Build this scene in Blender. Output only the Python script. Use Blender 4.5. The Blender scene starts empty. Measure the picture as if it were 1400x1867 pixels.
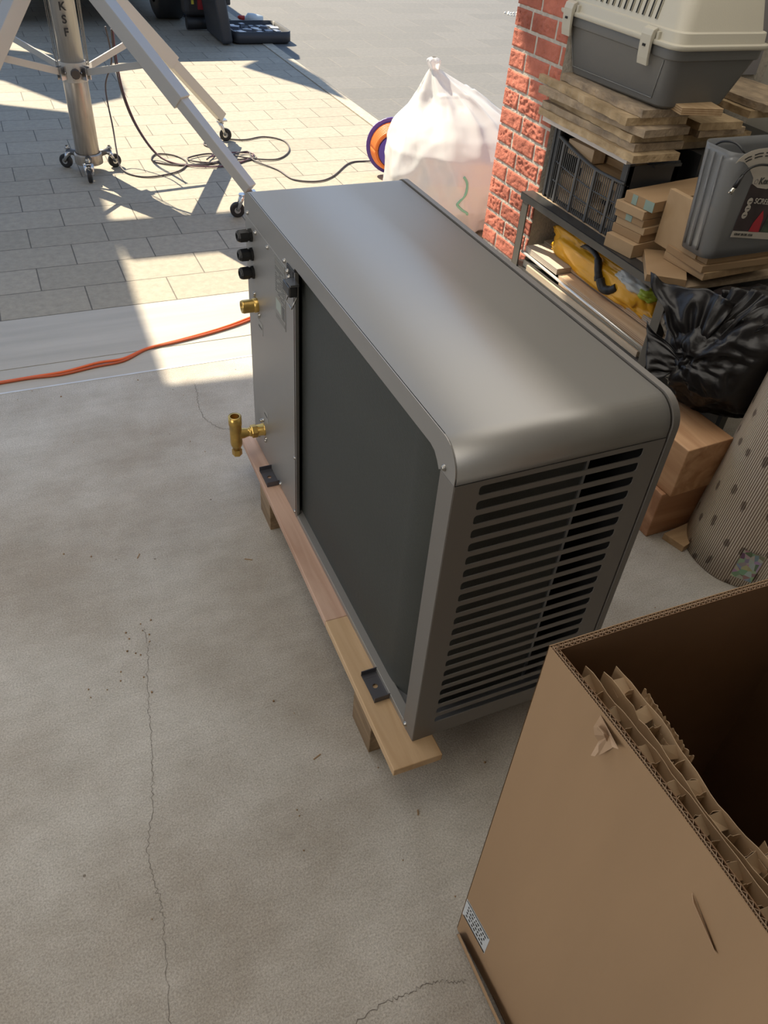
import bpy, bmesh, math, random
from mathutils import Vector, Matrix, noise, Euler
random.seed(7)
S = bpy.context.scene
COL = S.collection
R_ = math.radians

# ------------------------------------------------------------------ camera
cam_d = bpy.data.cameras.new('camera'); cam = bpy.data.objects.new('camera', cam_d); COL.objects.link(cam)
right = Vector((0.91400869, -0.399894, 0.06835869)); down = Vector((-0.21718034, -0.62462058, -0.75012121)); fwd = Vector((0.34266721, 0.67077114, -0.65775775))
M = Matrix.Identity(4)
for i in range(3):
    M[i][0] = right[i]; M[i][1] = -down[i]; M[i][2] = -fwd[i]
M[0][3], M[1][3], M[2][3] = -0.5045, -0.7629, 1.5373
cam.matrix_world = M
cam_d.sensor_fit = 'HORIZONTAL'; cam_d.sensor_width = 36; cam_d.lens = 36.39; cam_d.clip_start = .05; cam_d.clip_end = 200
S.camera = cam

# ------------------------------------------------------------------ light and exposure
S.view_settings.view_transform = 'Standard'; S.view_settings.look = 'None'; S.view_settings.gamma = 1; S.view_settings.use_curve_mapping = False
S.view_settings.exposure = 0.0
S.cycles.max_bounces = 8; S.cycles.transparent_max_bounces = 16
w = bpy.data.worlds.new('sky'); S.world = w; w.use_nodes = True
wn = w.node_tree.nodes; wl = w.node_tree.links
bg = wn['Background']; bg.inputs['Strength'].default_value = 0.68
tc = wn.new('ShaderNodeTexCoord'); sp = wn.new('ShaderNodeSeparateXYZ'); rp = wn.new('ShaderNodeValToRGB')
wl.new(tc.outputs['Generated'], sp.inputs[0]); wl.new(sp.outputs['Z'], rp.inputs[0]); wl.new(rp.outputs[0], bg.inputs[0])
# the sky is brighter on the sun's side, above the drive
dp = wn.new('ShaderNodeVectorMath'); dp.operation = 'DOT_PRODUCT'; dp.inputs[1].default_value = Vector((-.15, .82, .55)).normalized(); wl.new(tc.outputs['Generated'], dp.inputs[0])
gr_ = wn.new('ShaderNodeValToRGB'); wl.new(dp.outputs['Value'], gr_.inputs[0]); gr_.color_ramp.elements[0].position = .45; gr_.color_ramp.elements[0].color = (.55, .55, .55, 1); gr_.color_ramp.elements[1].position = 1; gr_.color_ramp.elements[1].color = (1, 1, 1, 1)
ml_ = wn.new('ShaderNodeMath'); ml_.operation = 'MULTIPLY'; ml_.inputs[1].default_value = 1.30; wl.new(gr_.outputs[0], ml_.inputs[0]); wl.new(ml_.outputs[0], bg.inputs['Strength'])
rp.color_ramp.elements[0].position = 0.0; rp.color_ramp.elements[0].color = (.64, .77, .95, 1)
rp.color_ramp.elements[1].position = .75; rp.color_ramp.elements[1].color = (.36, .58, 1.0, 1)
sd = bpy.data.lights.new('sun', 'SUN'); sun = bpy.data.objects.new('sun', sd); COL.objects.link(sun)
sd.energy = 11.0; sd.angle = R_(.35); sd.color = (1, .88, .68)
SUNDIR = Vector((.33, -.87, -1)).normalized()
sun.rotation_euler = SUNDIR.to_track_quat('-Z', 'Y').to_euler(); sun.location = (-3, 8, 9)
ad = bpy.data.lights.new('left_fill', 'AREA'); al = bpy.data.objects.new('left_fill', ad); COL.objects.link(al)  # area light added inside the left wall to brighten the room
ad.shape = 'RECTANGLE'; ad.size = 3.0; ad.size_y = 1.5; ad.energy = 66; ad.color = (1, .92, .80)
al.location = (-3.0, -.6, 1.75); al.rotation_euler = (Vector((1, .05, -.28))).to_track_quat('-Z', 'Z').to_euler()

cd_ = bpy.data.lights.new('overhead_fill', 'AREA'); cl_ = bpy.data.objects.new('overhead_fill', cd_); COL.objects.link(cl_)  # soft area light added under the closed ceiling for light from above
cd_.shape = 'RECTANGLE'; cd_.size = 3.4; cd_.size_y = 1.8; cd_.energy = 33; cd_.color = (1, .94, .85)
cl_.location = (.45, 1.0, 2.36)

# ------------------------------------------------------------------ materials
MATS = {}
def mat(name, col, rough=.6, metal=0, var=.0, vscale=8, bump=0, bscale=60, spec=.5, stretch=(1, 1, 1), col2=None):
    if name in MATS: return MATS[name]
    m = bpy.data.materials.new(name); m.use_nodes = True; MATS[name] = m
    N = m.node_tree.nodes; L = m.node_tree.links; b = N['Principled BSDF']
    b.inputs['Base Color'].default_value = (*col, 1); b.inputs['Roughness'].default_value = rough
    b.inputs['Metallic'].default_value = metal; b.inputs['Specular IOR Level'].default_value = spec
    if var or bump or col2:
        t = N.new('ShaderNodeTexCoord'); mp = N.new('ShaderNodeMapping'); L.new(t.outputs['Object'], mp.inputs[0]); mp.inputs['Scale'].default_value = stretch
    if var or col2:
        n = N.new('ShaderNodeTexNoise'); n.inputs['Scale'].default_value = vscale; n.inputs['Detail'].default_value = 6; L.new(mp.outputs[0], n.inputs[0])
        r = N.new('ShaderNodeValToRGB'); L.new(n.outputs[0], r.inputs[0])
        c1 = [c * (1 - var) for c in col]; c2 = col2 or [min(1, c * (1 + var)) for c in col]
        r.color_ramp.elements[0].position = .3; r.color_ramp.elements[1].position = .7
        r.color_ramp.elements[0].color = (*c1, 1); r.color_ramp.elements[1].color = (*c2, 1); L.new(r.outputs[0], b.inputs['Base Color'])
    if bump:
        n2 = N.new('ShaderNodeTexNoise'); n2.inputs['Scale'].default_value = bscale; n2.inputs['Detail'].default_value = 4; L.new(mp.outputs[0], n2.inputs[0])
        bp = N.new('ShaderNodeBump'); bp.inputs['Strength'].default_value = bump; bp.inputs['Distance'].default_value = .004
        L.new(n2.outputs[0], bp.inputs['Height']); L.new(bp.outputs[0], b.inputs['Normal'])
    return m

def wood(name, c1, c2, axis='Y', scale=10, rough=.6, ply=False):
    """procedural wood: streaks running along the given axis; ply adds thin layers in Z"""
    if name in MATS: return MATS[name]
    m = bpy.data.materials.new(name); m.use_nodes = True; MATS[name] = m
    N = m.node_tree.nodes; L = m.node_tree.links; b = N['Principled BSDF']; b.inputs['Roughness'].default_value = rough
    t = N.new('ShaderNodeTexCoord'); mp = N.new('ShaderNodeMapping'); L.new(t.outputs['Object'], mp.inputs[0])
    s = [scale] * 3; s['XYZ'.index(axis)] = scale * .08; mp.inputs['Scale'].default_value = s
    n = N.new('ShaderNodeTexNoise'); n.inputs['Scale'].default_value = 3; n.inputs['Detail'].default_value = 8; n.inputs['Distortion'].default_value = .6
    L.new(mp.outputs[0], n.inputs[0]); r = N.new('ShaderNodeValToRGB'); L.new(n.outputs[0], r.inputs[0])
    r.color_ramp.elements[0].position = .35; r.color_ramp.elements[1].position = .68
    r.color_ramp.elements[0].color = (*c1, 1); r.color_ramp.elements[1].color = (*c2, 1)
    out = r.outputs[0]
    if ply:
        wv = N.new('ShaderNodeTexWave'); wv.bands_direction = 'Z'; wv.inputs['Scale'].default_value = 55; L.new(t.outputs['Object'], wv.inputs[0])
        mx = N.new('ShaderNodeMix'); mx.data_type = 'RGBA'; mx.blend_type = 'MULTIPLY'
        r2 = N.new('ShaderNodeValToRGB'); r2.color_ramp.elements[0].color = (.55, .45, .36, 1); r2.color_ramp.elements[1].color = (1, 1, 1, 1); r2.color_ramp.elements[1].position = .5
        L.new(wv.outputs[0], r2.inputs[0]); mx.inputs[0].default_value = 1
        L.new(out, mx.inputs[6]); L.new(r2.outputs[0], mx.inputs[7])
        g = N.new('ShaderNodeNewGeometry'); sx = N.new('ShaderNodeSeparateXYZ'); L.new(g.outputs['Normal'], sx.inputs[0])
        ab = N.new('ShaderNodeMath'); ab.operation = 'ABSOLUTE'; L.new(sx.outputs['Z'], ab.inputs[0])
        lt = N.new('ShaderNodeMath'); lt.operation = 'LESS_THAN'; lt.inputs[1].default_value = .5; L.new(ab.outputs[0], lt.inputs[0]); L.new(lt.outputs[0], mx.inputs[0])
        out = mx.outputs[2]
    L.new(out, b.inputs['Base Color'])
    bp = N.new('ShaderNodeBump'); bp.inputs['Strength'].default_value = .25; bp.inputs['Distance'].default_value = .003
    L.new(n.outputs[0], bp.inputs['Height']); L.new(bp.outputs[0], b.inputs['Normal'])
    return m

def film(name, col, trans, rough=.25, through=.5):
    """thin plastic sheet: part see-through, part diffuse / light-passing, with a shine"""
    m = bpy.data.materials.new(name); m.use_nodes = True; MATS[name] = m
    N = m.node_tree.nodes; L = m.node_tree.links; N.remove(N['Principled BSDF']); o = N['Material Output']
    d = N.new('ShaderNodeBsdfDiffuse'); d.inputs[0].default_value = (*col, 1)
    tl = N.new('ShaderNodeBsdfTranslucent'); tl.inputs[0].default_value = (*col, 1)
    gl = N.new('ShaderNodeBsdfGlossy'); gl.inputs['Roughness'].default_value = rough
    tr = N.new('ShaderNodeBsdfTransparent'); tr.inputs[0].default_value = (1, 1, 1, 1)
    a = N.new('ShaderNodeMixShader'); a.inputs[0].default_value = through; L.new(d.outputs[0], a.inputs[1]); L.new(tl.outputs[0], a.inputs[2])
    b = N.new('ShaderNodeMixShader'); b.inputs[0].default_value = trans; L.new(a.outputs[0], b.inputs[1]); L.new(tr.outputs[0], b.inputs[2])
    f = N.new('ShaderNodeFresnel'); f.inputs[0].default_value = 1.4
    c = N.new('ShaderNodeMixShader'); L.new(f.outputs[0], c.inputs[0]); L.new(b.outputs[0], c.inputs[1]); L.new(gl.outputs[0], c.inputs[2]); L.new(c.outputs[0], o.inputs[0])
    return m

# ------------------------------------------------------------------ mesh helpers (world coordinates in, local to the parent out)
class MB:
    def __init__(s): s.v = []; s.f = []; s.sm = []
    def add(s, vs, fs, smooth=False, mtx=None):
        n = len(s.v)
        for p in vs:
            p = Vector(p)
            s.v.append(mtx @ p if mtx else p)
        for f in fs: s.f.append([i + n for i in f]); s.sm.append(smooth)
        return s
    def box(s, x0, x1, y0, y1, z0, z1, mtx=None):
        vs = [(x, y, z) for x in (x0, x1) for y in (y0, y1) for z in (z0, z1)]
        return s.add(vs, [(0, 1, 3, 2), (4, 6, 7, 5), (0, 4, 5, 1), (2, 3, 7, 6), (0, 2, 6, 4), (1, 5, 7, 3)], False, mtx)
    def prism(s, poly, axis, a, b, mtx=None, smooth=False):
        """poly in the two other axes (in XYZ order), extruded along axis from a to b"""
        def mk(p, q):
            if axis == 'X': return (q, p[0], p[1])
            if axis == 'Y': return (p[0], q, p[1])
            return (p[0], p[1], q)
        n = len(poly); vs = [mk(p, a) for p in poly] + [mk(p, b) for p in poly]
        s.add(vs, [tuple(range(n))[::-1], tuple(range(n, 2 * n))], False, mtx)
        k = len(s.v) - 2 * n
        for i in range(n):
            s.f.append([k + i, k + (i + 1) % n, k + n + (i + 1) % n, k + n + i]); s.sm.append(smooth)
        return s
    def tube(s, pts, r, seg=10, cap=True, smooth=True):
        pts = [Vector(p) for p in pts]; rs = r if isinstance(r, (list, tuple)) else [r] * len(pts)
        t0 = (pts[1] - pts[0]).normalized(); u = t0.orthogonal().normalized(); rings = []
        for i, p in enumerate(pts):
            t = (pts[min(i + 1, len(pts) - 1)] - pts[max(i - 1, 0)]).normalized()
            u = (u - t * u.dot(t)).normalized(); v = t.cross(u)
            rings.append([p + (u * math.cos(2 * math.pi * k / seg) + v * math.sin(2 * math.pi * k / seg)) * rs[i] for k in range(seg)])
        n = len(s.v)
        for g in rings: s.v += g
        for i in range(len(pts) - 1):
            for k in range(seg):
                s.f.append([n + i * seg + k, n + i * seg + (k + 1) % seg, n + (i + 1) * seg + (k + 1) % seg, n + (i + 1) * seg + k]); s.sm.append(smooth)
        if cap:
            s.f.append([n + k for k in range(seg)][::-1]); s.sm.append(False)
            s.f.append([n + (len(pts) - 1) * seg + k for k in range(seg)]); s.sm.append(False)
        return s
    def lathe(s, prof, p0, ax, seg=24, smooth=True):
        """prof: list of (distance along axis, radius)"""
        p0 = Vector(p0); ax = Vector(ax).normalized(); u = ax.orthogonal().normalized(); v = ax.cross(u); n = len(s.v)
        for d, r in prof:
            for k in range(seg):
                a = 2 * math.pi * k / seg; s.v.append(p0 + ax * d + (u * math.cos(a) + v * math.sin(a)) * max(r, 1e-5))
        for i in range(len(prof) - 1):
            for k in range(seg):
                s.f.append([n + i * seg + k, n + i * seg + (k + 1) % seg, n + (i + 1) * seg + (k + 1) % seg, n + (i + 1) * seg + k]); s.sm.append(smooth)
        return s
    def build(s, name, m, parent=None, bevel=0, seg=2, solid=0, kind=None, offset=-1, at=None):
        me = bpy.data.meshes.new(name); o = bpy.data.objects.new(name, me); COL.objects.link(o)
        org = Vector((0, 0, 0))
        if parent is None:
            if at is not None: org = Vector(at)
            elif not kind:
                xs = [p.x for p in s.v]; ys = [p.y for p in s.v]; zs = [p.z for p in s.v]
                org = Vector(((min(xs) + max(xs)) / 2, (min(ys) + max(ys)) / 2, min(zs)))
            o.location = org
        else:
            q = parent
            while q is not None: org = org + q.location; q = q.parent
        me.from_pydata([p - org for p in s.v], [], s.f); me.update()
        for i, p in enumerate(me.polygons): p.use_smooth = s.sm[i]
        bm = bmesh.new(); bm.from_mesh(me); bmesh.ops.recalc_face_normals(bm, faces=bm.faces); bm.to_mesh(me); bm.free()
        me.materials.append(m)
        if parent is not None: o.parent = parent
        if solid:
            q = o.modifiers.new('solid', 'SOLIDIFY'); q.thickness = solid; q.offset = offset
        if bevel:
            q = o.modifiers.new('bevel', 'BEVEL'); q.width = bevel; q.segments = seg; q.limit_method = 'ANGLE'; q.angle_limit = R_(40)
        if kind: o['kind'] = kind
        return o

def thing(name, label, cat, loc, group=None):
    o = bpy.data.objects.new(name, None); COL.objects.link(o); o.location = loc; o.empty_display_size = .05
    o['label'] = label; o['category'] = cat
    if group: o['group'] = group
    return o
def tag(o, label, cat, group=None, kind=None):
    o['label'] = label; o['category'] = cat
    if group: o['group'] = group
    if kind: o['kind'] = kind
    return o
def rotz(deg, c=(0, 0, 0)):
    c = Vector(c); return Matrix.Translation(c) @ Matrix.Rotation(R_(deg), 4, 'Z') @ Matrix.Translation(-c)
def rot(deg, ax, c=(0, 0, 0)):
    c = Vector(c); return Matrix.Translation(c) @ Matrix.Rotation(R_(deg), 4, ax) @ Matrix.Translation(-c)
def spline(pts, n=8):
    """Catmull-Rom through the points"""
    P = [Vector(p) for p in pts]; P = [P[0]] + P + [P[-1]]; out = []
    for i in range(1, len(P) - 2):
        for k in range(n):
            t = k / n; a, b, c, d = P[i - 1], P[i], P[i + 1], P[i + 2]
            out.append(.5 * ((2 * b) + (-a + c) * t + (2 * a - 5 * b + 4 * c - d) * t * t + (-a + 3 * b - 3 * c + d) * t ** 3))
    out.append(P[-2]); return out
def text(body, size, m, parent, mtx, name='lettering', extrude=.0006, bold=False, align='CENTER'):
    cu = bpy.data.curves.new(name, 'FONT'); cu.body = body; cu.size = size; cu.extrude = extrude; cu.align_x = align; cu.align_y = 'CENTER'
    if bold: cu.offset = size * .02
    o = bpy.data.objects.new(name, cu); COL.objects.link(o)
    dg = bpy.context.evaluated_depsgraph_get(); me = bpy.data.meshes.new_from_object(o.evaluated_get(dg)); bpy.data.objects.remove(o)
    org = Vector((0, 0, 0)); q = parent
    while q is not None: org = org + q.location; q = q.parent
    me.transform(Matrix.Translation(-org) @ mtx); me.materials.clear(); me.materials.append(m)
    o = bpy.data.objects.new(name, me); COL.objects.link(o); o.parent = parent
    return o

# ================================================================== THE SETTING
def floor_material():
    m = bpy.data.materials.new('concrete'); m.use_nodes = True; N = m.node_tree.nodes; L = m.node_tree.links; b = N['Principled BSDF']
    t = N.new('ShaderNodeTexCoord')
    def nz(sc, det=6, rg=.6, st=None):
        n = N.new('ShaderNodeTexNoise'); n.inputs['Scale'].default_value = sc; n.inputs['Detail'].default_value = det; n.inputs['Roughness'].default_value = rg
        if st:
            mp = N.new('ShaderNodeMapping'); mp.inputs['Scale'].default_value = st; L.new(t.outputs['Object'], mp.inputs[0]); L.new(mp.outputs[0], n.inputs[0])
        else: L.new(t.outputs['Object'], n.inputs[0])
        return n
    big = nz(1.6); mid = nz(14, st=(.6, 2.2, 1)); fine = nz(260, 3, .8)
    r1 = N.new('ShaderNodeValToRGB'); L.new(big.outputs[0], r1.inputs[0])
    r1.color_ramp.elements[0].position = .36; r1.color_ramp.elements[0].color = (.37, .33, .28, 1)
    r1.color_ramp.elements[1].position = .62; r1.color_ramp.elements[1].color = (.52, .495, .455, 1)
    def mul(a, n, lo, hi, p0=.35, p1=.65):
        r = N.new('ShaderNodeValToRGB'); L.new(n.outputs[0], r.inputs[0]); r.color_ramp.elements[0].position = p0; r.color_ramp.elements[1].position = p1
        r.color_ramp.elements[0].color = (*lo, 1); r.color_ramp.elements[1].color = (*hi, 1)
        x = N.new('ShaderNodeMix'); x.data_type = 'RGBA'; x.blend_type = 'MULTIPLY'; x.inputs[0].default_value = 1; L.new(a, x.inputs[6]); L.new(r.outputs[0], x.inputs[7]); return x.outputs[2]
    c = mul(r1.outputs[0], mid, (.95, .95, .94), (1.04, 1.04, 1.04)); c = mul(c, fine, (.70, .69, .67), (1.18, 1.18, 1.18)); c = mul(c, nz(5.5, 8, .7), (.90, .89, .87), (1.05, 1.05, 1.05))
    # dark specks
    v = N.new('ShaderNodeTexVoronoi'); v.inputs['Scale'].default_value = 9; L.new(t.outputs['Object'], v.inputs[0])
    r = N.new('ShaderNodeValToRGB'); L.new(v.outputs['Distance'], r.inputs[0]); r.color_ramp.elements[0].position = .022; r.color_ramp.elements[1].position = .032
    r.color_ramp.elements[0].color = (.3, .25, .2, 1); r.color_ramp.elements[1].color = (1, 1, 1, 1)
    x = N.new('ShaderNodeMix'); x.data_type = 'RGBA'; x.blend_type = 'MULTIPLY'; x.inputs[0].default_value = .8; L.new(c, x.inputs[6]); L.new(r.outputs[0], x.inputs[7])
    L.new(x.outputs[2], b.inputs['Base Color']); b.inputs['Roughness'].default_value = .75
    bp = N.new('ShaderNodeBump'); bp.inputs['Strength'].default_value = .55; bp.inputs['Distance'].default_value = .003; L.new(fine.outputs[0], bp.inputs['Height'])
    L.new(bp.outputs[0], b.inputs['Normal'])
    return m
def paving_material(name, w, h, ox, oy, c1, c2, mortar, rough=.7):
    m = bpy.data.materials.new(name); m.use_nodes = True; N = m.node_tree.nodes; L = m.node_tree.links; b = N['Principled BSDF']
    t = N.new('ShaderNodeTexCoord'); mp = N.new('ShaderNodeMapping'); mp.inputs['Location'].default_value = (-ox, -oy, 0); L.new(t.outputs['Object'], mp.inputs[0])
    br = N.new('ShaderNodeTexBrick'); L.new(mp.outputs[0], br.inputs[0]); br.inputs['Scale'].default_value = 1
    br.inputs['Brick Width'].default_value = w; br.inputs['Row Height'].default_value = h; br.inputs['Mortar Size'].default_value = .003; br.inputs['Mortar Smooth'].default_value = .3
    br.inputs['Color1'].default_value = (*c1, 1); br.inputs['Color2'].default_value = (*c2, 1); br.inputs['Mortar'].default_value = (*mortar, 1); br.offset = .5
    n = N.new('ShaderNodeTexNoise'); n.inputs['Scale'].default_value = 30; n.inputs['Detail'].default_value = 8; n.inputs['Roughness'].default_value = .7; L.new(t.outputs['Object'], n.inputs[0])
    r = N.new('ShaderNodeValToRGB'); L.new(n.outputs[0], r.inputs[0]); r.color_ramp.elements[0].position = .3; r.color_ramp.elements[1].position = .7
    r.color_ramp.elements[0].color = (.8, .8, .8, 1); r.color_ramp.elements[1].color = (1.12, 1.1, 1.08, 1)
    x = N.new('ShaderNodeMix'); x.data_type = 'RGBA'; x.blend_type = 'MULTIPLY'; x.inputs[0].default_value = 1; L.new(br.outputs[0], x.inputs[6]); L.new(r.outputs[0], x.inputs[7])
    L.new(x.outputs[2], b.inputs['Base Color']); b.inputs['Roughness'].default_value = rough
    inv = N.new('ShaderNodeMath'); inv.operation = 'MULTIPLY_ADD'; inv.inputs[1].default_value = -1.5; L.new(br.outputs['Fac'], inv.inputs[0]); L.new(n.outputs[0], inv.inputs[2])
    bp = N.new('ShaderNodeBump'); bp.inputs['Strength'].default_value = .5; bp.inputs['Distance'].default_value = .004; L.new(inv.outputs[0], bp.inputs['Height']); L.new(bp.outputs[0], b.inputs['Normal'])
    return m
conc = floor_material()
apron_m = mat('apron_concrete', (.44, .41, .36), .8, var=.10, vscale=6, bump=.4, bscale=200, stretch=(.25, 2.5, 1))
MB().box(-4, 2.1, -4, 1.80, -.1, 0).build('floor', conc, kind='structure')
MB().box(-4, 2.1, 1.804, 1.955, -.1, 0).build('floor', apron_m, kind='structure')
MB().box(-4, 2.1, 1.960, 2.333, -.1, 0).build('floor', apron_m, kind='structure')
MB().box(-4, 2.1, 1.798, 1.806, -.1, .0012).build('trim_1', mat('zinc_strip', (.62, .62, .62), .45, .3, var=.1), kind='structure')
pav = paving_material('grey_pavers', .343, .225, -.157, 2.335, (.325, .29, .225), (.37, .33, .26), (.12, .105, .08))
MB().box(-9, 1.84, 2.335, 26, -.1, 0).build('paving', pav, kind='structure')
MB().box(1.845, 1.935, 2.335, 26, -.1, .006).build('kerb', mat('kerb_concrete', (.46, .40, .31), .85, var=.15, vscale=25, bump=.6, bscale=80), kind='structure')
pavd = paving_material('dark_pavers', .62, .34, .1, .1, (.14, .137, .128), (.16, .155, .145), (.22, .20, .165))
MB().box(1.94, 26, 2.335, 26, -.1, 0).build('paving', pavd, kind='structure')
gr = MB()
for i in range(160):
    x = 5.3 + random.random() * 1.2; y = 8.45 + random.random() * .22 + (x - 5.3) * -.05; r = random.uniform(.008, .018)
    gr.lathe([(-r, 0), (-r * .5, r * .9), (r * .3, r), (r, 0)], (x, y, r * .4), (random.random() - .5, random.random() - .5, 1), 6)
tag(gr.build('gravel', mat('white_gravel', (.8, .78, .72), .8), kind='stuff'), 'strip of pale gravel lying on the dark paving near the brick pier top', 'gravel')

# brick pier with real bricks
pier = MB(); mort = MB()
mort.box(1.2038, 2.1, 1.60, 1.912, 0, 2.3)
mort.build('wall_front', mat('mortar', (.47, .43, .37), .95, var=.15, vscale=60, bump=.8, bscale=120), kind='structure')
def brick(y0, y1, z0, z1, seed):
    ny = max(6, int((y1 - y0) / .004)); nz = 14; vs = []; fs = []
    deep = random.random() < .5
    for j in range(nz + 1):
        for i in range(ny + 1):
            u = i / ny; v = j / nz; y = y0 + (y1 - y0) * u; z = z0 + (z1 - z0) * v
            d = min(u, 1 - u) * (y1 - y0); e = min(v, 1 - v) * (z1 - z0); k = min(1, min(d, e) / .0035)
            n = noise.noise(Vector((y * 45, z * 70, seed)))
            cut = max(0, noise.noise(Vector((y * 60 + 9, z * 90, seed * 2)))) * (.012 if deep else .003)
            x = 1.206 - .006 * math.sqrt(k) + n * .0016 + noise.noise(Vector((y * 160, z * 160, seed))) * .0008 + cut * (k > .9)
            x = min(x, 1.2034)
            vs.append((x, y + noise.noise(Vector((z * 60, seed, 1))) * .0015, z + noise.noise(Vector((y * 60, seed, 5))) * .0012))
    for j in range(nz):
        for i in range(ny):
            a = j * (ny + 1) + i; fs.append((a, a + 1, a + ny + 2, a + ny + 1))
    pier.add(vs, fs, True)
rowz = .004; k = 0
while rowz < 2.3:
    y = 1.92; first = True
    while y > 1.60:
        L_ = (.095 if k % 2 else .142) if first else .142
        first = False
        brick(max(1.60, y - L_), y, rowz, rowz + .0525, k * 3.7 + y * 50)
        y -= L_ + .0095
    z0, z1 = rowz, rowz + .0525                       # outer face of the pier, towards the drive
    x = 1.20
    while x < 2.1:
        pier.box(x + .001, min(2.1, x + .14), 1.900, 1.919, z0, z1); x += .152
    rowz += .0625; k += 1
brick_m = mat('red_brick', (.42, .115, .07), .85, var=.42, vscale=5, bump=.5, bscale=150, col2=(.62, .20, .13))
pier.build('wall_front', brick_m, kind='structure')

wallm = mat('painted_wall', (.50, .48, .42), .8, var=.05, vscale=3)
MB().box(2.1, 2.2, -4, 1.60, 0, 2.5).build('wall_right', wallm, kind='structure')
MB().box(2.1, 3.4, 1.60, 1.90, 0, 2.5).build('wall_front', mat('mortar', (.4, .36, .31)), kind='structure')
MB().box(-4, 2.1, -4.1, -4, 0, 2.5).build('wall_back', wallm, kind='structure')
MB().box(-4, 2.1, -4, 1.9, 2.4, 2.5).build('ceiling', mat('ceiling_paint', (.62, .60, .56), .9), kind='structure')
# unseen left wall, with a wide window added to go with the left light
wl_ = MB(); wl_.box(-3.3, -3.15, -4, 1.9, 0, .9); wl_.box(-3.3, -3.15, -4, 1.9, 2.2, 2.4); wl_.box(-3.3, -3.15, -4, -2.4, .9, 2.2); wl_.box(-3.3, -3.15, 1.0, 1.9, .9, 2.2)
wl_.build('wall_left', wallm, kind='structure')
fr = MB()
for y in (-2.4, -1.3, -.2, .94): fr.box(-3.26, -3.2, y, y + .05, .9, 2.2)
fr.box(-3.26, -3.2, -2.4, .99, .9, .95); fr.box(-3.26, -3.2, -2.4, .99, 2.15, 2.2)
fr.build('window_1', mat('window_frame', (.7, .7, .68), .5), kind='structure')
# unseen boards added high above the drive to cast its bands of shade
rf = mat('shade_board_grey', (.35, .33, .30), .8)
def slab(poly, z=6.0, t=.06):
    """board at height z whose shade covers the given outline on the ground"""
    p = [(x - .33 * z, y + .87 * z) for x, y in poly]
    MB().prism(p, 'Z', z, z + t).build('shade_board', rf, kind='structure')
slab([(-5, -1.2), (3.2, -1.2), (3.2, .96), (.9, .96), (.9, 1.60), (-.20, 1.70), (-5, 1.95)])
slab([(-.115, 2.815), (1.05, 2.79), (1.05, 3.215), (-.125, 3.265)])
slab([(-5, 1.5), (-.185, 1.5), (-.165, 2.4), (-.130, 3.2), (-.120, 3.6), (-.08, 5.18), (-.46, 5.41), (-1.8, 6.4), (-5, 6.6)])
slab([(.30, 5.52), (.36, 5.75), (.40, 6.6), (-.6, 7.2), (-1.9, 7.3), (-.44, 6.08), (-.10, 5.42), (.05, 5.36)])
slab([(1.42, 6.3), (1.62, 5.88), (1.75, 5.62), (1.90, 5.22), (1.93, 5.9), (1.86, 6.8)])
MB().box(-3.3, 3.4, 1.86, 1.92, 2.25, 2.6).build('wall_front', wallm, kind='structure')

# ================================================================== HEAT PUMP
HZ = .12; L_ = 1.126; D = .42; T = .87; r = .05; DG = .402
cas = mat('grey_painted_metal', (.33, .32, .305), .42, .55, spec=.6)
cas2 = mat('grey_metal_shaded', (.17, .158, .145), .5, .15)  # darker copy of the casing grey, shade of the near end in its colour
darkm = mat('black_plastic', (.012, .012, .013), .4)
steel = mat('screw_steel', (.36, .35, .33), .35, 1)
hp = thing('heat_pump', 'grey outdoor heat pump unit standing on a wooden pallet on the concrete floor', 'heat pump', (.2, .56, HZ))
def arc(cx, cz, rr, a0, a1, n=10): return [(cx + rr * math.cos(a0 + (a1 - a0) * i / n), cz + rr * math.sin(a0 + (a1 - a0) * i / n)) for i in range(n + 1)]
def outer(d=0, zb=.807):
    return [(d, zb)] + arc(r, T - r, r - d, math.pi, math.pi / 2) + arc(L_ - r, T - r, r - d, math.pi / 2, 0) + [(L_ - d, zb)]
# top cover: bent sheet (outer and inner skin), open at the bottom
o1 = outer(); o2 = outer(.0025)
poly = o1 + o2[::-1]
tcov = MB(); n1 = len(o1)
vs = [(0, p[0], p[1]) for p in o1] + [(DG, p[0], p[1]) for p in o1] + [(0, p[0], p[1]) for p in o2] + [(DG, p[0], p[1]) for p in o2]
fs = []; sm = []
for i in range(n1 - 1):
    fs.append((i, i + 1, n1 + i + 1, n1 + i)); fs.append((2 * n1 + i, 3 * n1 + i, 3 * n1 + i + 1, 2 * n1 + i + 1))
tcov.add(vs, fs, True)
fs2 = []
for i in range(n1 - 1): fs2.append((i, 2 * n1 + i, 2 * n1 + i + 1, i + 1)); fs2.append((n1 + i, n1 + i + 1, 3 * n1 + i + 1, 3 * n1 + i))
fs2 += [(0, n1, 3 * n1, 2 * n1), (n1 - 1, 3 * n1 - 1, 4 * n1 - 1, 2 * n1 - 1)]
k0 = len(tcov.v) - len(vs)
for f in fs2: tcov.f.append([k0 + i for i in f]); tcov.sm.append(False)
tcov.build('top_cover', cas, hp)
# folded lip of the cover on the coil side
lip = MB(); ot = outer(0, .807)
inn = [(.045, .807)] + [(.05, .798 + .0), (.058, .812), (.068, .824), (.085, .829)] + [(.738, .829), (.745, .807)] + [(L_, .807)]
MBl = MB()
polyl = ot[:] + [(L_, .807), (.745, .807), (.745, .824)] + [(.738, .829), (.085, .829), (.070, .825), (.058, .814), (.050, .803), (.045, .807)]
MBl.prism(polyl, 'X', -.0015, .0015)
MBl.build('cover_lip', cas, hp)
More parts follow.
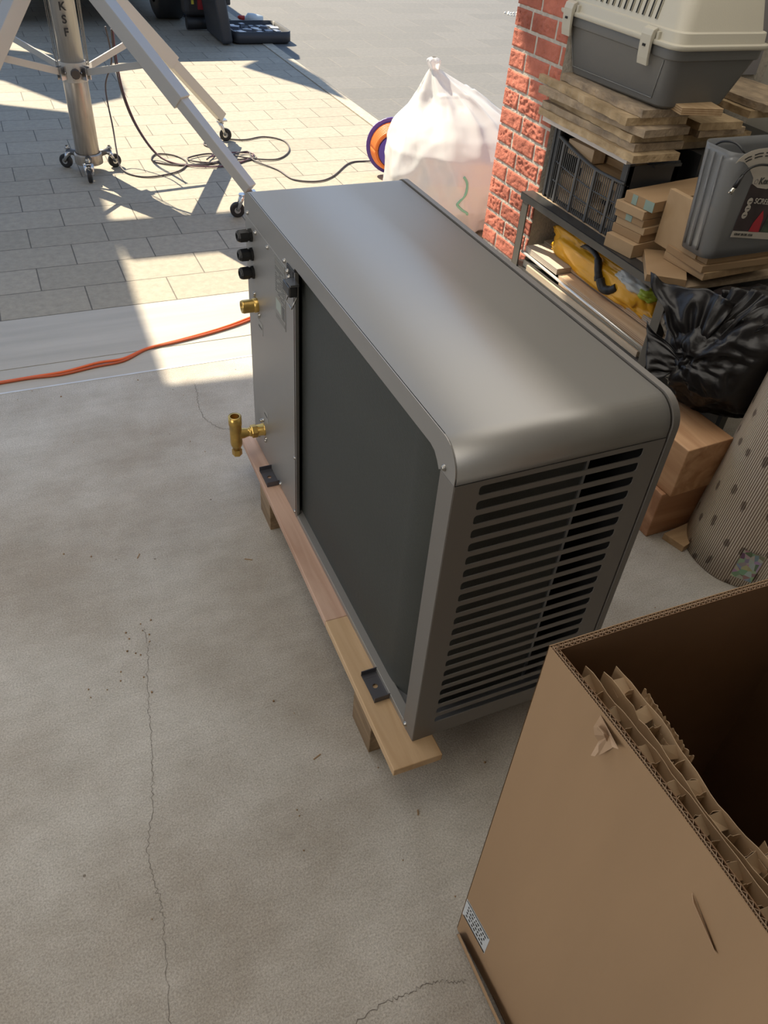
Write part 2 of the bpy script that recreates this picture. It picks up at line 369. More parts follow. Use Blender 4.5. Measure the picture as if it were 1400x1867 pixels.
# corner column, bottom rail, service panel
MB().box(-.0015, .0015, 0, .045, HZ, .8055).build('corner_column', cas2, hp, bevel=.001)
MB().box(-.002, .02, .03, .748, HZ, .136).build('base_rail', cas, hp, bevel=.001)
sv = MB().box(-.0015, .004, .748, L_ - .006, HZ, .806); sv.build('service_panel', cas, hp, bevel=.001)
MB().box(.0, .012, L_ - .005, L_, HZ, .806).build('far_panel', cas2, hp)
MB().box(.012, DG, L_ - .003, L_, HZ, .806).build('far_panel', cas2, hp)
# edge strips between service panel and coil
es = MB(); es.box(-.004, .002, .741, .7435, HZ + .012, .822); es.box(.001, .006, .735, .741, HZ + .012, .822); es.box(-.004, .002, .731, .735, HZ + .012, .822)
es.build('edge_strip', mat('bare_steel_edge', (.42, .40, .38), .3, .9), hp)
# bottom tray and inner darkness
MB().box(.003, DG, .003, L_ - .004, HZ, HZ + .012).build('base_tray', mat('tray_metal', (.16, .165, .175), .45, .4), hp)
# coil: L-shaped finned sheet with rounded corner
coilm = mat('coil_fins', (.055, .06, .056), .55, .3, var=.12, vscale=3, bump=.25, bscale=500, stretch=(1, .15, 1))
pts = [(.016, .745)] + [(.016, .16)] + [(.016 + .11 - .11 * math.cos(a), .16 - .11 * math.sin(a)) for a in [R_(x) for x in range(9, 91, 9)]] + [(.29, .05)]
inner_pts = [(.29, .075), (.126, .075)] + [(.016 + .11 - .085 * math.cos(a), .16 - .085 * math.sin(a)) for a in [R_(x) for x in range(81, 0, -9)]] + [(.041, .745)]
cm = MB(); cm.prism(pts + inner_pts, 'Z', HZ + .012, .83)
for i in range(len(cm.sm)): cm.sm[i] = i >= 2
co = cm.build('coil', coilm, hp); q = co.modifiers.new('es', 'EDGE_SPLIT'); q.split_angle = R_(30)
MB().box(.29, .296, .046, .08, HZ + .012, .83).build('coil_end_plate', mat('galvanised_plate', (.35, .36, .37), .35, .9), hp)
MB().box(.05, DG, .45, .46, HZ + .012, .84).build('inner_dark_sheet', mat('inner_black', (.02, .02, .02), .8), hp)  # near-black sheet standing in for the dark void inside the casing
# slotted near-end panel
sp_ = MB(); X0, X1, XA, XB = 0.0, DG, .045, .360
slots = [(.786 - i * .0306) for i in range(21)]; sh = .0195; rad = .006
ZT, ZB = .8055, HZ
sp_.add([(X0, 0, ZB), (XA, 0, ZB), (XA, 0, ZT), (X0, 0, ZT)], [(0, 1, 2, 3)]); sp_.add([(XB, 0, ZB), (X1, 0, ZB), (X1, 0, ZT), (XB, 0, ZT)], [(0, 1, 2, 3)])
edges = [ZT] + sum([[z + sh / 2, z - sh / 2] for z in slots], []) + [ZB]
for i in range(0, len(edges), 2): sp_.add([(XA, 0, edges[i + 1]), (XB, 0, edges[i + 1]), (XB, 0, edges[i]), (XA, 0, edges[i])], [(0, 1, 2, 3)])
for z in slots:
    for (cx, sx) in ((XA, 1), (XB, -1)):
        for sz in (1, -1):
            cc = (cx, z + sz * sh / 2); vs = [(cc[0], 0, cc[1])]
            for a in range(5):
                t = a / 4 * math.pi / 2; vs.append((cx + sx * (rad - rad * math.sin(t)), 0, cc[1] - sz * (rad - rad * math.cos(t))))
            sp_.add(vs, [(0, i, i + 1) for i in range(1, 5)])
sp_.build('louvre_panel', cas2, hp, solid=.0018, offset=0)
MB().box(.0, DG, 0, .006, .8056, .8066).build('seam_shadow_gap', mat('gap_black', (.01, .01, .01), .9), hp)
# fan side casing: slightly proud rim with the same rounded outline
rim = MB(); oo = outer(-.0025, HZ)
rim.prism(oo, 'X', .4065, D)
for i in range(2, len(rim.sm)): rim.sm[i] = True
ro = rim.build('front_casing', cas2, hp); q = ro.modifiers.new('es', 'EDGE_SPLIT'); q.split_angle = R_(30)
gap = MB(); gap.prism(outer(.004, HZ), 'X', DG - .0005, .4066); gap.build('casing_gap', MATS['gap_black'], hp)
fg = MB()
for rr in (.06, .12, .18, .24, .29): fg.tube([(D + .012, .42 + rr * math.cos(a), .49 + rr * math.sin(a)) for a in [2 * math.pi * i / 48 for i in range(49)]], .002, 6)
for i in range(12):
    a = 2 * math.pi * i / 12; fg.tube([(D + .008, .42, .49), (D + .008, .42 + .29 * math.cos(a), .49 + .29 * math.sin(a))], .002, 6)
fg.build('fan_grille', darkm, hp)
# screws
def screw(p, ax):
    m_ = MB(); m_.lathe([(-.001, .0058), (.001, .0058), (.0016, .005), (.004, .0042), (.0052, .0028), (.0056, 0)], p, ax, 16); m_.build('screw', steel, hp)
for (y, z) in ((1.093, .818), (1.03, .793), (.934, .796), (.806, .818), (.034, .818), (.034, .116 + .02), (.876, .134), (.748, .137), (.745, .321), (1.079, .162), (1.028, .252), (1.012, .190), (1.060, .623), (1.028, .575)):
    screw((-.0015, y, z), (-1, 0, 0))
# cable glands
glandm = mat('gland_black', (.008, .008, .009), .35)
for (y, z) in ((1.072, .771), (1.069, .724), (1.066, .678)):
    g = MB(); g.lathe([(0, .017), (.006, .017), (.0065, .014), (.012, .014), (.012, .0165), (.030, .0160), (.036, .0125), (.037, .009), (.030, .008), (.030, 0)], (-.0015, y, z), (-1, 0, 0), 8, False)
    g.lathe([(.012, .0150), (.033, .0142), (.035, .012)], (-.0015, y, z), (-1, 0, 0), 20)
    g.build('cable_gland', glandm, hp)
# brass stub (threaded)
brass = mat('brass', (.60, .40, .12), .32, .9, var=.15, vscale=40, bump=.15, bscale=60)
b = MB(); pr = [(0, .0185), (.010, .0185), (.011, .0168)]
for i in range(10): pr += [(.012 + i * .0026, .0164), (.0133 + i * .0026, .0174)]
pr += [(.040, .0160), (.042, .0155), (.042, .0115), (.01, .0115), (.01, 0)]
b.lathe(pr, (-.0015, 1.043, .599), (-1, 0, 0), 28); b.build('brass_pipe_stub', brass, hp)
for (dy, dz) in ((.02, .018), (-.02, -.018)): screw((-.0015, 1.043 + dy, .599 + dz), (-1, 0, 0))
# brass tee with hex nut
TY, TZ = 1.028, .219
tee = MB(); tee.lathe([(0, .019), (.003, .019), (.003, .0172), (.022, .0165), (.022, .012), (.034, .012), (.036, .0135), (.043, .0135), (.044, .012), (.050, .0125), (.060, .0150), (.075, .0155)], (-.0015, TY, TZ), (-1, 0, 0), 28)
CX = -.084
tee.lathe([(.062, .0130), (.062, .0185), (.034, .0185), (.032, .0170), (.005, .0170), (-.030, .0170), (-.038, .0155), (-.041, .0125), (-.052, .0120), (-.053, .0), ], (CX, TY, TZ), (0, 0, 1), 32)
tee.lathe([(.062, .0130), (.010, .0130), (.010, 0)], (CX, TY, TZ), (0, 0, 1), 28)
tee_o = tee.build('brass_tee', brass, hp)
nut = MB(); nut.lathe([(.021, .0), (.021, .018), (.023, .0195), (.036, .0195), (.038, .018), (.038, 0)], (-.0015, TY, TZ), (-1, 0, 0), 6, False); nut.build('hex_nut', brass, tee_o)
nut = MB(); nut.lathe([(-.050, 0), (-.050, .0135), (-.052, .0145), (-.069, .0145), (-.071, .0135), (-.071, .008), (-.055, .008)], (CX, TY, TZ), (0, 0, 1), 6, False); nut.build('hex_nut', brass, tee_o)
for (dy, dz) in ((.022, .016), (-.022, -.018)): screw((-.0015, TY + dy, TZ + dz), (-1, 0, 0))
# rating plate and small labels
plate_m = mat('silver_label', (.30, .295, .275), .35, .5); ink = mat('label_ink', (.07, .07, .065), .6); inkg = mat('label_grey', (.19, .185, .17), .5)
rp_ = MB().box(-.0024, -.0014, .806, .882, .645, .802).build('rating_plate', plate_m, hp)
MB().box(-.0028, -.0023, .810, .878, .784, .796).build('plate_band', inkg, rp_); MB().box(-.0028, -.0023, .810, .878, .650, .660).build('plate_band', inkg, rp_)
rt = MB(); z = .778
while z > .705:
    y = .876; random.seed(int(z * 9999))
    while y > .812:
        wd = random.uniform(.005, .016)
        if random.random() < .75: rt.box(-.0028, -.0023, max(.811, y - wd), y, z - .0011, z)
        y -= wd + .0025
    z -= .0052
for i in range(8): rt.box(-.0028, -.0023, .812, .832, .667 + i * .0042, .6685 + i * .0042)
rt.build('plate_print', ink, rp_)
MB().box(-.0026, -.0023, .838, .876, .672, .700).build('plate_panel', mat('label_green_grey', (.33, .37, .33), .5), rp_)
for (y, z) in ((1.02, .548), (1.0, .285)):
    lb = MB().box(-.0022, -.0014, y - .02, y + .02, z - .016, z + .016).build('small_label', mat('pale_label', (.30, .29, .27), .5), hp)
    MB().box(-.0026, -.0021, y - .014, y + .014, z - .002, z + .003).build('label_print', ink, lb)
# transport latch / connector hanging at the cover edge
la = MB(); la.box(-.004, 0, .735, .788, .775, .822); la.build('latch_plate', darkm, hp, bevel=.001)
la = MB(); la.box(-.024, -.004, .712, .758, .776, .801); lo = la.build('latch', mat('latch_black', (.03, .03, .03), .3), hp, bevel=.004, seg=3)
MB().box(-.022, -.003, .706, .742, .803, .808).build('latch_blade', mat('latch_metal', (.2, .2, .2), .3, .8), lo)
MB().tube([(-.006, .752, .777), (-.018, .752, .752), (-.018, .712, .752), (-.006, .712, .777)], .002, 8).build('latch_wire', steel, lo)
screw((-.004, .779, .806), (-1, 0, 0)); screw((-.004, .77, .797), (-1, 0, 0))
# mounting feet
footm = mat('dark_bracket', (.10, .10, .115), .35, .5)
for yc in (.152, .926):
    n = 14; hole = [(-.020 + .006 * math.cos(2 * math.pi * i / n), yc + .006 * math.sin(2 * math.pi * i / n)) for i in range(n)]
    ft = MB(); zt = .1245
    per = []
    for i in range(n):
        a = 2 * math.pi * i / n; c_, s_ = math.cos(a), math.sin(a); k = min(.018 / abs(c_) if abs(c_) > 1e-6 else 9, .038 / abs(s_) if abs(s_) > 1e-6 else 9)
        per.append((-.020 + c_ * k, yc + s_ * k))
    ft.add([(x, y, zt) for x, y in hole] + [(x, y, zt) for x, y in per] + [(-.038, yc - .038, zt), (-.002, yc - .038, zt), (-.002, yc + .038, zt), (-.038, yc + .038, zt)],
           [(i, (i + 1) % n, n + (i + 1) % n, n + i) for i in range(n)])
    ft.box(-.038, -.001, yc - .0385, yc - .0365, .1215, .137); ft.box(-.038, -.001, yc + .0365, yc + .0385, .1215, .137)
    # fill plate corners
    ft.box(-.038, -.001, yc - .038, yc - .024, .1235, .1248); ft.box(-.038, -.001, yc + .024, yc + .038, .1235, .1248)
    ft.build('mounting_foot', footm, hp)

# ================================================================== PALLET
pl = thing('pallet', 'narrow wooden pallet of planks on laminated blocks carrying the heat pump', 'pallet', (0, .5, 0))
w_pink = wood('pink_plank', (.42, .25, .17), (.60, .41, .31), 'Y', 9); w_tan = wood('tan_plank', (.45, .29, .15), (.60, .42, .25), 'Y', 9)
lam = wood('laminated_block', (.20, .135, .075), (.36, .26, .16), 'Y', 14, ply=True)
R1 = rotz(-1.1, (-.064, -.046, 0))
MB().box(-.064, .046, -.048, .368, .098, .1195, R1).build('plank', w_tan, pl, bevel=.002)
MB().box(-.064, .046, .3685, 1.16, .098, .1195, R1).build('plank', w_pink, pl, bevel=.002)
MB().box(.34, .45, .00, 1.16, .098, .1195).build('plank', w_tan, pl, bevel=.002)
for (a, b_) in ((.073, .175), (.84, .94)):
    MB().box(-.064, .03, a, b_, 0, .0975, R1).build('block', lam, pl, bevel=.002)
    MB().box(.36, .44, a, b_, 0, .0975).build('block', lam, pl, bevel=.002)

# ================================================================== CARDBOARD BOX
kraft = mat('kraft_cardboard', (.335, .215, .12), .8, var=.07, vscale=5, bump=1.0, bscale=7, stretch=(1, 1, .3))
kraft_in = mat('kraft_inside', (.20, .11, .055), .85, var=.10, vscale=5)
kraft_edge = mat('kraft_edge', (.42, .29, .19), .85)
bx = thing('cardboard_box', 'large open-topped brown corrugated cardboard box in the lower right corner', 'box', (.18, -1.0, 0))
BH = .835
def bow(y):   # slight bulge of the left wall
    t = (y + .33) / -1.25; return -.050 - .020 * t + .012 * math.sin(min(1, t * 2.2) * math.pi)
def sheet_wall(name, path, inward, m_out, m_in):
    """double wall board: three liners and two fluted sheets following a path in plan"""
    P = [Vector((x, y, 0)) for x, y in path]; off = []
    for i in range(len(P)):
        t = (P[min(i + 1, len(P) - 1)] - P[max(i - 1, 0)]).normalized(); off.append(Vector((-t.y, t.x, 0)) * inward)
    def strip(d, m_, nm, z0, z1, par, th=.0006):
        q = MB(); vs = []; n = len(P)
        for dd in (d - th / 2, d + th / 2):
            for p, o in zip(P, off): v_ = p + o * dd; vs += [(v_.x, v_.y, z0), (v_.x, v_.y, z1)]
        fs = []
        for i in range(n - 1):
            a = 2 * i; fs += [(a, a + 2, a + 3, a + 1), (2 * n + a, 2 * n + a + 1, 2 * n + a + 3, 2 * n + a + 2), (a + 1, a + 3, 2 * n + a + 3, 2 * n + a + 1)]
        q.add(vs, fs); return q.build(nm, m_, par)
    w0 = strip(0, m_out, name, .004, BH, bx, .0012)
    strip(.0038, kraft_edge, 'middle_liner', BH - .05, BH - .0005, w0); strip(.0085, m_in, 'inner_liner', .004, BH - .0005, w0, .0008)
    # flutes seen on the cut edge
    tot = [0]
    for i in range(len(P) - 1): tot.append(tot[-1] + (P[i + 1] - P[i]).length)
    def at(s_):
        for i in range(len(P) - 1):
            if s_ <= tot[i + 1] or i == len(P) - 2:
                k = (s_ - tot[i]) / (tot[i + 1] - tot[i]); return P[i].lerp(P[i + 1], k), off[i].lerp(off[i + 1], k)
    for d0, d1, ps in ((.0006, .0036, .0062), (.0041, .0081, .0082)):
        q = MB(); s_ = 0; up = False; pts_ = []
        while s_ < tot[-1]:
            p, o = at(s_); pts_.append(p + o * (d1 if up else d0)); up = not up; s_ += ps / 2
        vs = []
        for p in pts_: vs += [(p.x, p.y, BH - .05), (p.x, p.y, BH - .0008)]
        q.add(vs, [(2 * i, 2 * i + 2, 2 * i + 3, 2 * i + 1) for i in range(len(pts_) - 1)])
        q.build('fluting', kraft_edge, w0, solid=.0005, offset=0)
    return w0
lp = [(bow(-.33 - 1.25 * i / 40), -.33 - 1.25 * i / 40) for i in range(41)]
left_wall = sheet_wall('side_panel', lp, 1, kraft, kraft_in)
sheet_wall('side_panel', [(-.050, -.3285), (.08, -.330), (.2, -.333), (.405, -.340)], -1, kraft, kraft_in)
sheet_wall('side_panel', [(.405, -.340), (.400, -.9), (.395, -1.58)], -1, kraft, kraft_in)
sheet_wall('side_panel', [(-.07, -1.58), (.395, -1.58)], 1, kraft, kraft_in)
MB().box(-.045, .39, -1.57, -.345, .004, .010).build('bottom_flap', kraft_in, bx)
# flap creased outwards along the floor
fl = MB(); fl.add([(-.052, -.338, .004), (-.062, -1.5, .004), (-.078, -1.5, .055), (-.064, -.352, .050)], [(0, 1, 2, 3)]); fl.build('floor_flap', kraft, bx, solid=.004)
# white label
lw = mat('white_label', (.55, .58, .60), .5); lk = mat('label_black', (.02, .02, .02), .5)
st = MB(); st.add([(bow(y) - .0012, y, z) for (y, z) in ((-.331, .078), (-.331, .140), (-.405, .140), (-.405, .078))], [(0, 1, 2, 3)])
so = st.build('shipping_label', lw, bx, solid=.0004)
q = MB()
q.add([(bow(y) - .0018, y, z) for (y, z) in ((-.335, .079), (-.335, .083), (-.404, .083), (-.404, .079))], [(0, 1, 2, 3)])
q.add([(bow(y) - .0018, y, z) for (y, z) in ((-.333, .136), (-.333, .1385), (-.402, .1385), (-.402, .136))], [(0, 1, 2, 3)])
random.seed(3)
for k in range(4):
    y = -.340
    while y > -.395:
        wd = random.uniform(.002, .006); zz = .124 - k * .011
        q.add([(bow(y) - .0018, y, zz), (bow(y) - .0018, y, zz + .0045), (bow(y) - .0018, y - wd, zz + .0045), (bow(y) - .0018, y - wd, zz)], [(0, 1, 2, 3)]); y -= wd + random.uniform(.0015, .004)
q.build('label_print', lk, so)
# torn patch near the rim
random.seed(11)
TZ_ = BH - .004
for (pts_t, nm_) in (([(-.428, .000), (-.432, -.012), (-.437, -.021), (-.441, -.036), (-.447, -.028), (-.452, -.040), (-.458, -.020), (-.462, -.008), (-.470, .000)], 'a'), ([(-.435, -.005), (-.440, -.030), (-.444, -.052), (-.449, -.046), (-.450, -.022), (-.447, -.004)], 'b')):
    tq = MB(); cvs = [(bow(y) - .0016 - .010 * abs(math.sin(i * 2.1 + (nm_ == 'b'))), y, TZ_ + z) for i, (y, z) in enumerate(pts_t)]
    cen = (bow(-.448) - .0012, -.448, TZ_ - .012); n_ = len(cvs); tq.add([cen] + cvs, [(0, 1 + i, 1 + (i + 1) % n_) for i in range(n_)]); tq.build('torn_patch', kraft_edge, bx, solid=.0006)
tq = MB(); tq.add([(bow(-.62) - .002, -.605, .77), (bow(-.62) - .006, -.612, .768), (bow(-.65) - .004, -.655, .745), (bow(-.65) - .001, -.650, .742)], [(0, 1, 2, 3)]); tq.build('torn_patch', kraft_edge, bx, solid=.0006)

# honeycomb pads standing in the box against its left wall
def honey(path, z0, z1, th, pitch, label, seed):
    random.seed(seed); P = [Vector((x, y, 0)) for x, y in path]; tot = [0]
    for i in range(len(P) - 1): tot.append(tot[-1] + (P[i + 1] - P[i]).length)
    def at(s_):
        for i in range(len(P) - 1):
            if s_ <= tot[i + 1] or i == len(P) - 2:
                k = (s_ - tot[i]) / (tot[i + 1] - tot[i]); t = (P[i + 1] - P[i]).normalized(); return P[i].lerp(P[i + 1], k), Vector((-t.y, t.x, 0))
    root = thing('honeycomb_pad', label, 'packing pad', (P[0].x, P[0].y, z0), 'honeycomb cardboard pads in the box')
    N_ = 60
    for side, d in ((0, 0), (1, th)):
        q = MB(); vs = []
        for i in range(N_ + 1):
            p, o = at(tot[-1] * i / N_); v_ = p + o * (d + .0015 * noise.noise(Vector((i * .35, seed, side))))
            ztop = z1 + .006 * noise.noise(Vector((i * .4, seed + 3, side * 5))) - (.008 if side == 0 and i % 17 == 5 else 0)
            vs += [(v_.x, v_.y, z0), (v_.x, v_.y, ztop)]
        q.add(vs, [(2 * i, 2 * i + 2, 2 * i + 3, 2 * i + 1) for i in range(N_)]); q.build('liner', honey_m, root, solid=.0008, offset=0)
    q = MB(); s_ = pitch * .5; k = 0
    while s_ < tot[-1] - pitch * .3:
        p, o = at(s_); p2, o2 = at(min(tot[-1], s_ + random.uniform(-.003, .004)))
        n = 6; vs = []
        for j in range(n + 1):
            f = j / n; c_ = p.lerp(p2, f) + o * (th * f); bulge = math.sin(f * math.pi) * random.uniform(.0015, .004)
            t = o.cross(Vector((0, 0, 1)))
            lowz = z1 - .004 - .010 * random.random() * math.sin(f * math.pi)
            vs += [(c_.x + t.x * 0, c_.y + bulge, z0), (c_.x, c_.y + bulge, lowz)]
        q.add(vs, [(2 * j, 2 * j + 2, 2 * j + 3, 2 * j + 1) for j in range(n)])
        if k % 2 == 0:                                         # folded-over tab of paper catching the light
            a_, b_ = vs[1], vs[-1]; wv = pitch * random.uniform(.45, .85)
            q.add([a_, b_, (b_[0], b_[1] - wv, z1 - .014 + random.uniform(-.004, .003)), (a_[0], a_[1] - wv, z1 - .012 + random.uniform(-.004, .003))], [(0, 1, 2, 3)])
        s_ += pitch * random.uniform(.85, 1.15); k += 1
    q.build('cell_web', honey_m, root, solid=.0006, offset=0)
    return root
honey_m = mat('honeycomb_paper', (.48, .34, .21), .8, var=.12, vscale=20)
def shift(y, d): return (bow(y) + .010 + d, y)
honey([shift(-.362 - .03 * i, .001 + .0 * i) for i in range(28)], .03, .822, .020, .0235, 'long honeycomb cardboard pad lying right against the left wall of the big box', 1)
honey([(.0030 - .0004 * i + .004 * math.sin(i * .8), -.372 - .03 * i) for i in range(27)], .03, .815, .019, .0225, 'second honeycomb pad, in the middle, ripped end curling near the far wall', 2)
honey([(.028 - .001 * i, -.40 - .012 * i) for i in range(9)], .35, .80, .017, .022, 'short torn honeycomb pad furthest from the left wall of the box', 3)
honey([(.018, -.60), (.020, -.72), (.018, -.95)], .05, .806, .020, .024, 'honeycomb pad starting at the right edge of the photo beside the middle pad', 4)

# ================================================================== TIMBER BLOCKS, OFFCUT, CARPET
tim = wood('orange_timber', (.42, .21, .095), (.66, .40, .22), 'Y', 7); tim2 = wood('orange_timber_low', (.36, .17, .08), (.56, .31, .17), 'X', 7)
tb = MB().box(.998, 1.25, .441, .64, 0, .164).build('timber_beam', tim2, bevel=.003); tag(tb, 'lower of two thick orange wooden beams, lying on the concrete floor behind the heat pump', 'beam', 'stacked thick beams')
tb = MB().box(1.012, 1.182, .425, .68, .165, .33, rotz(3, (1.03, .43, 0))).build('timber_beam', tim, bevel=.003); tag(tb, 'upper of two thick orange wooden beams, black bag resting on its top', 'beam', 'stacked thick beams')
oc = MB().prism([(1.04, .418), (1.06, .350), (1.16, .375), (1.17, .436)], 'Z', 0, .022).build('wood_offcut', wood('offcut', (.38, .24, .12), (.55, .38, .22), 'X', 8), bevel=.001)
tag(oc, 'small flat wood offcut on the floor between the beams and the carpet roll', 'wood offcut')

def carpet_material():
    m = bpy.data.materials.new('carpet_back'); m.use_nodes = True; N = m.node_tree.nodes; L = m.node_tree.links; b = N['Principled BSDF']; b.inputs['Roughness'].default_value = .9
    uv = N.new('ShaderNodeUVMap'); uv.uv_map = 'uv'; sx = N.new('ShaderNodeSeparateXYZ'); L.new(uv.outputs[0], sx.inputs[0])
    w_ = N.new('ShaderNodeMath'); w_.operation = 'MULTIPLY'; w_.inputs[1].default_value = 2 * math.pi / .0062; L.new(sx.outputs['X'], w_.inputs[0])
    s_ = N.new('ShaderNodeMath'); s_.operation = 'SINE'; L.new(w_.outputs[0], s_.inputs[0])
    r = N.new('ShaderNodeValToRGB'); L.new(s_.outputs[0], r.inputs[0]); r.color_ramp.elements[0].color = (.32, .25, .19, 1); r.color_ramp.elements[1].color = (.86, .77, .65, 1); r.color_ramp.elements[0].position = .15; r.color_ramp.elements[1].position = .6
    mp = N.new('ShaderNodeMapping'); mp.inputs['Scale'].default_value = (17, 9, 1); L.new(uv.outputs[0], mp.inputs[0])
    v = N.new('ShaderNodeTexVoronoi'); v.inputs['Scale'].default_value = 1; v.inputs['Randomness'].default_value = .55; v.voronoi_dimensions = '2D'
    nn = N.new('ShaderNodeTexNoise'); nn.inputs['Scale'].default_value = 60; L.new(uv.outputs[0], nn.inputs[0]); ad_ = N.new('ShaderNodeVectorMath'); ad_.operation = 'MULTIPLY_ADD'; ad_.inputs[1].default_value = (.22, .22, 0)
    L.new(nn.outputs['Color'], ad_.inputs[0]); L.new(mp.outputs[0], ad_.inputs[2]); L.new(ad_.outputs[0], v.inputs[0])
    r2 = N.new('ShaderNodeValToRGB'); L.new(v.outputs['Distance'], r2.inputs[0]); r2.color_ramp.elements[0].position = .10; r2.color_ramp.elements[1].position = .16
    r2.color_ramp.elements[0].color = (.38, .35, .34, 1); r2.color_ramp.elements[1].color = (1, 1, 1, 1)
    x = N.new('ShaderNodeMix'); x.data_type = 'RGBA'; x.blend_type = 'MULTIPLY'; x.inputs[0].default_value = 1; L.new(r.outputs[0], x.inputs[6]); L.new(r2.outputs[0], x.inputs[7]); L.new(x.outputs[2], b.inputs['Base Color'])
    bp = N.new('ShaderNodeBump'); bp.inputs['Strength'].default_value = .6; bp.inputs['Distance'].default_value = .002; L.new(s_.outputs[0], bp.inputs['Height']); L.new(bp.outputs[0], b.inputs['Normal'])
    return m
def carpet():
    # plan: outer layer from a trailing tail round the left side, then spiralling inwards
    C0 = Vector((1.225, .315)); path = []
    tail = [(1.30, .075), (1.235, .095), (1.165, .125), (1.150, .150), (1.135, .172), (1.105, .205), (1.086, .240), (1.080, .285), (1.085, .335), (1.108, .385), (1.15, .430)]
    tp = spline([(x, y, 0) for x, y in tail], 6); path = [(p.x, p.y) for p in tp]
    a0 = math.atan2(path[-1][1] - C0.y, path[-1][0] - C0.x); r0 = math.hypot(path[-1][0] - C0.x, path[-1][1] - C0.y)
    for i in range(1, 110):
        a = a0 - i * .13; rr = max(.03, r0 - i * .0011); path.append((C0.x + rr * math.cos(a), C0.y + rr * math.sin(a)))
    H = 1.15; nz = 12; vs = []; d = 0; us = []
    for i, (x, y) in enumerate(path):
        if i: d += math.hypot(x - path[i - 1][0], y - path[i - 1][1])
        us.append(d)
        for k in range(nz + 1):
            z = H * k / nz; vs.append((x + z * .15, y + z * .03, z + .001))
    me = bpy.data.meshes.new('carpet_roll'); fs = []
    for i in range(len(path) - 1):
        for k in range(nz): a = i * (nz + 1) + k; fs.append((a, a + nz + 1, a + nz + 2, a + 1))
    me.from_pydata([Vector(p) - Vector((1.2, .3, 0)) for p in vs], [], fs); uvl = me.uv_layers.new(name='uv')
    for p in me.polygons:
        p.use_smooth = True
        for li, vi in zip(p.loop_indices, p.vertices): uvl.data[li].uv = (us[vi // (nz + 1)], H * (vi % (nz + 1)) / nz)
    o = bpy.data.objects.new('carpet_roll', me); COL.objects.link(o); o.location = (1.2, .3, 0); me.materials.append(carpet_material()); me.materials.append(mat('carpet_edge', (.55, .45, .36), .9))
    q = o.modifiers.new('solid', 'SOLIDIFY'); q.thickness = .008; q.offset = -1; q.material_offset_rim = 1
    tag(o, 'beige ribbed carpet roll with dark spots standing upright at the right edge', 'carpet')
    return o
cr = carpet()
lab = MB()
# paper label with printed dots, glued low on the trailing end
pa, pb = Vector((1.128, .150, 0)), Vector((1.20, .085, 0))
lab.add([(1.100, .207, .035), (1.136, .163, .035), (1.150, .168, .125), (1.113, .212, .125)], [(0, 1, 2, 3)])
dots = bpy.data.materials.new('printed_balls'); dots.use_nodes = True; N = dots.node_tree.nodes; L = dots.node_tree.links
v = N.new('ShaderNodeTexVoronoi'); v.inputs['Scale'].default_value = 70; t_ = N.new('ShaderNodeTexCoord'); L.new(t_.outputs['Object'], v.inputs[0])
hs = N.new('ShaderNodeHueSaturation'); hs.inputs['Saturation'].default_value = .5; hs.inputs['Value'].default_value = .45; L.new(v.outputs['Color'], hs.inputs['Color']); L.new(hs.outputs[0], N['Principled BSDF'].inputs['Base Color'])
lo_ = lab.build('label', dots, cr, solid=.001)
for vtx in lo_.data.vertices: vtx.co += Vector((-.006, -.006, 0))

# ================================================================== RACK
steelg = mat('dark_grey_steel', (.055, .055, .055), .35, .4, var=.2, vscale=10)
steell = mat('light_steel', (.34, .33, .31), .4, .5)
rk = thing('storage_rack', 'low dark grey steel rack stacked with crates and boards along the right side', 'rack', (1.36, 1.2, 0))
RX0, RX1, RY0, RY1, RZ = 1.15, 1.62, .80, 1.61, .605
for (x, sx) in ((RX0, 1), (RX1, -1)):
    for (y, sy) in ((RY0, 1), (RY1, -1)):
        p = MB(); p.box(min(x, x + sx * .003), max(x, x + sx * .003), min(y, y + sy * .038), max(y, y + sy * .038), 0, RZ - .003)
        p.box(min(x, x + sx * .030), max(x, x + sx * .030), min(y, y + sy * .003), max(y, y + sy * .003), 0, RZ - .003)
        p.build('post', mat('post_steel', (.10, .095, .085), .4, .4), rk, bevel=.0008)
p = MB(); p.box(RX0 - .004, RX0 - .001, RY0 - .01, RY1 + .01, RZ - .026, RZ); p.box(RX0 - .004, RX0 + .045, RY0 - .01, RY1 + .01, RZ - .003, RZ); p.build('front_beam', steelg, rk, bevel=.001)
p = MB(); p.box(RX1 + .001, RX1 + .004, RY0, RY1, RZ - .026, RZ); p.box(RX1 - .04, RX1 + .004, RY0, RY1, RZ - .003, RZ); p.build('back_beam', steelg, rk)
MB().box(RX0 + .046, RX1 - .041, RY0 + .004, RY1 - .004, RZ - .012, RZ - .001).build('top_shelf', mat('chipboard', (.32, .24, .16), .8, var=.2, vscale=60), rk)
MB().box(RX0 + .004, RX1, RY0, RY1, .345, .352).build('lower_shelf', steelg, rk)
MB().tube([(RX0 + .012, RY0 + .01, .388), (RX0 + .012, RY1 - .04, .404)], .005, 10).build('wire_rail', mat('bright_wire', (.75, .74, .72), .3, .6), rk)
MB().box(RX0 + .02, RX0 + .024, RY0 + .04, RY1 - .05, .12, .375).build('pale_side_panel', mat('pale_side', (.52, .47, .38), .6, var=.15, vscale=5, stretch=(1, .3, 2)), rk)
# pipe and panel seen through the rack
o_ = MB().tube([(1.80, 1.52, 0), (1.80, 1.52, 1.5)], .02, 14).build('trim_2', mat('cream_pipe', (.62, .58, .48), .4), kind='structure')

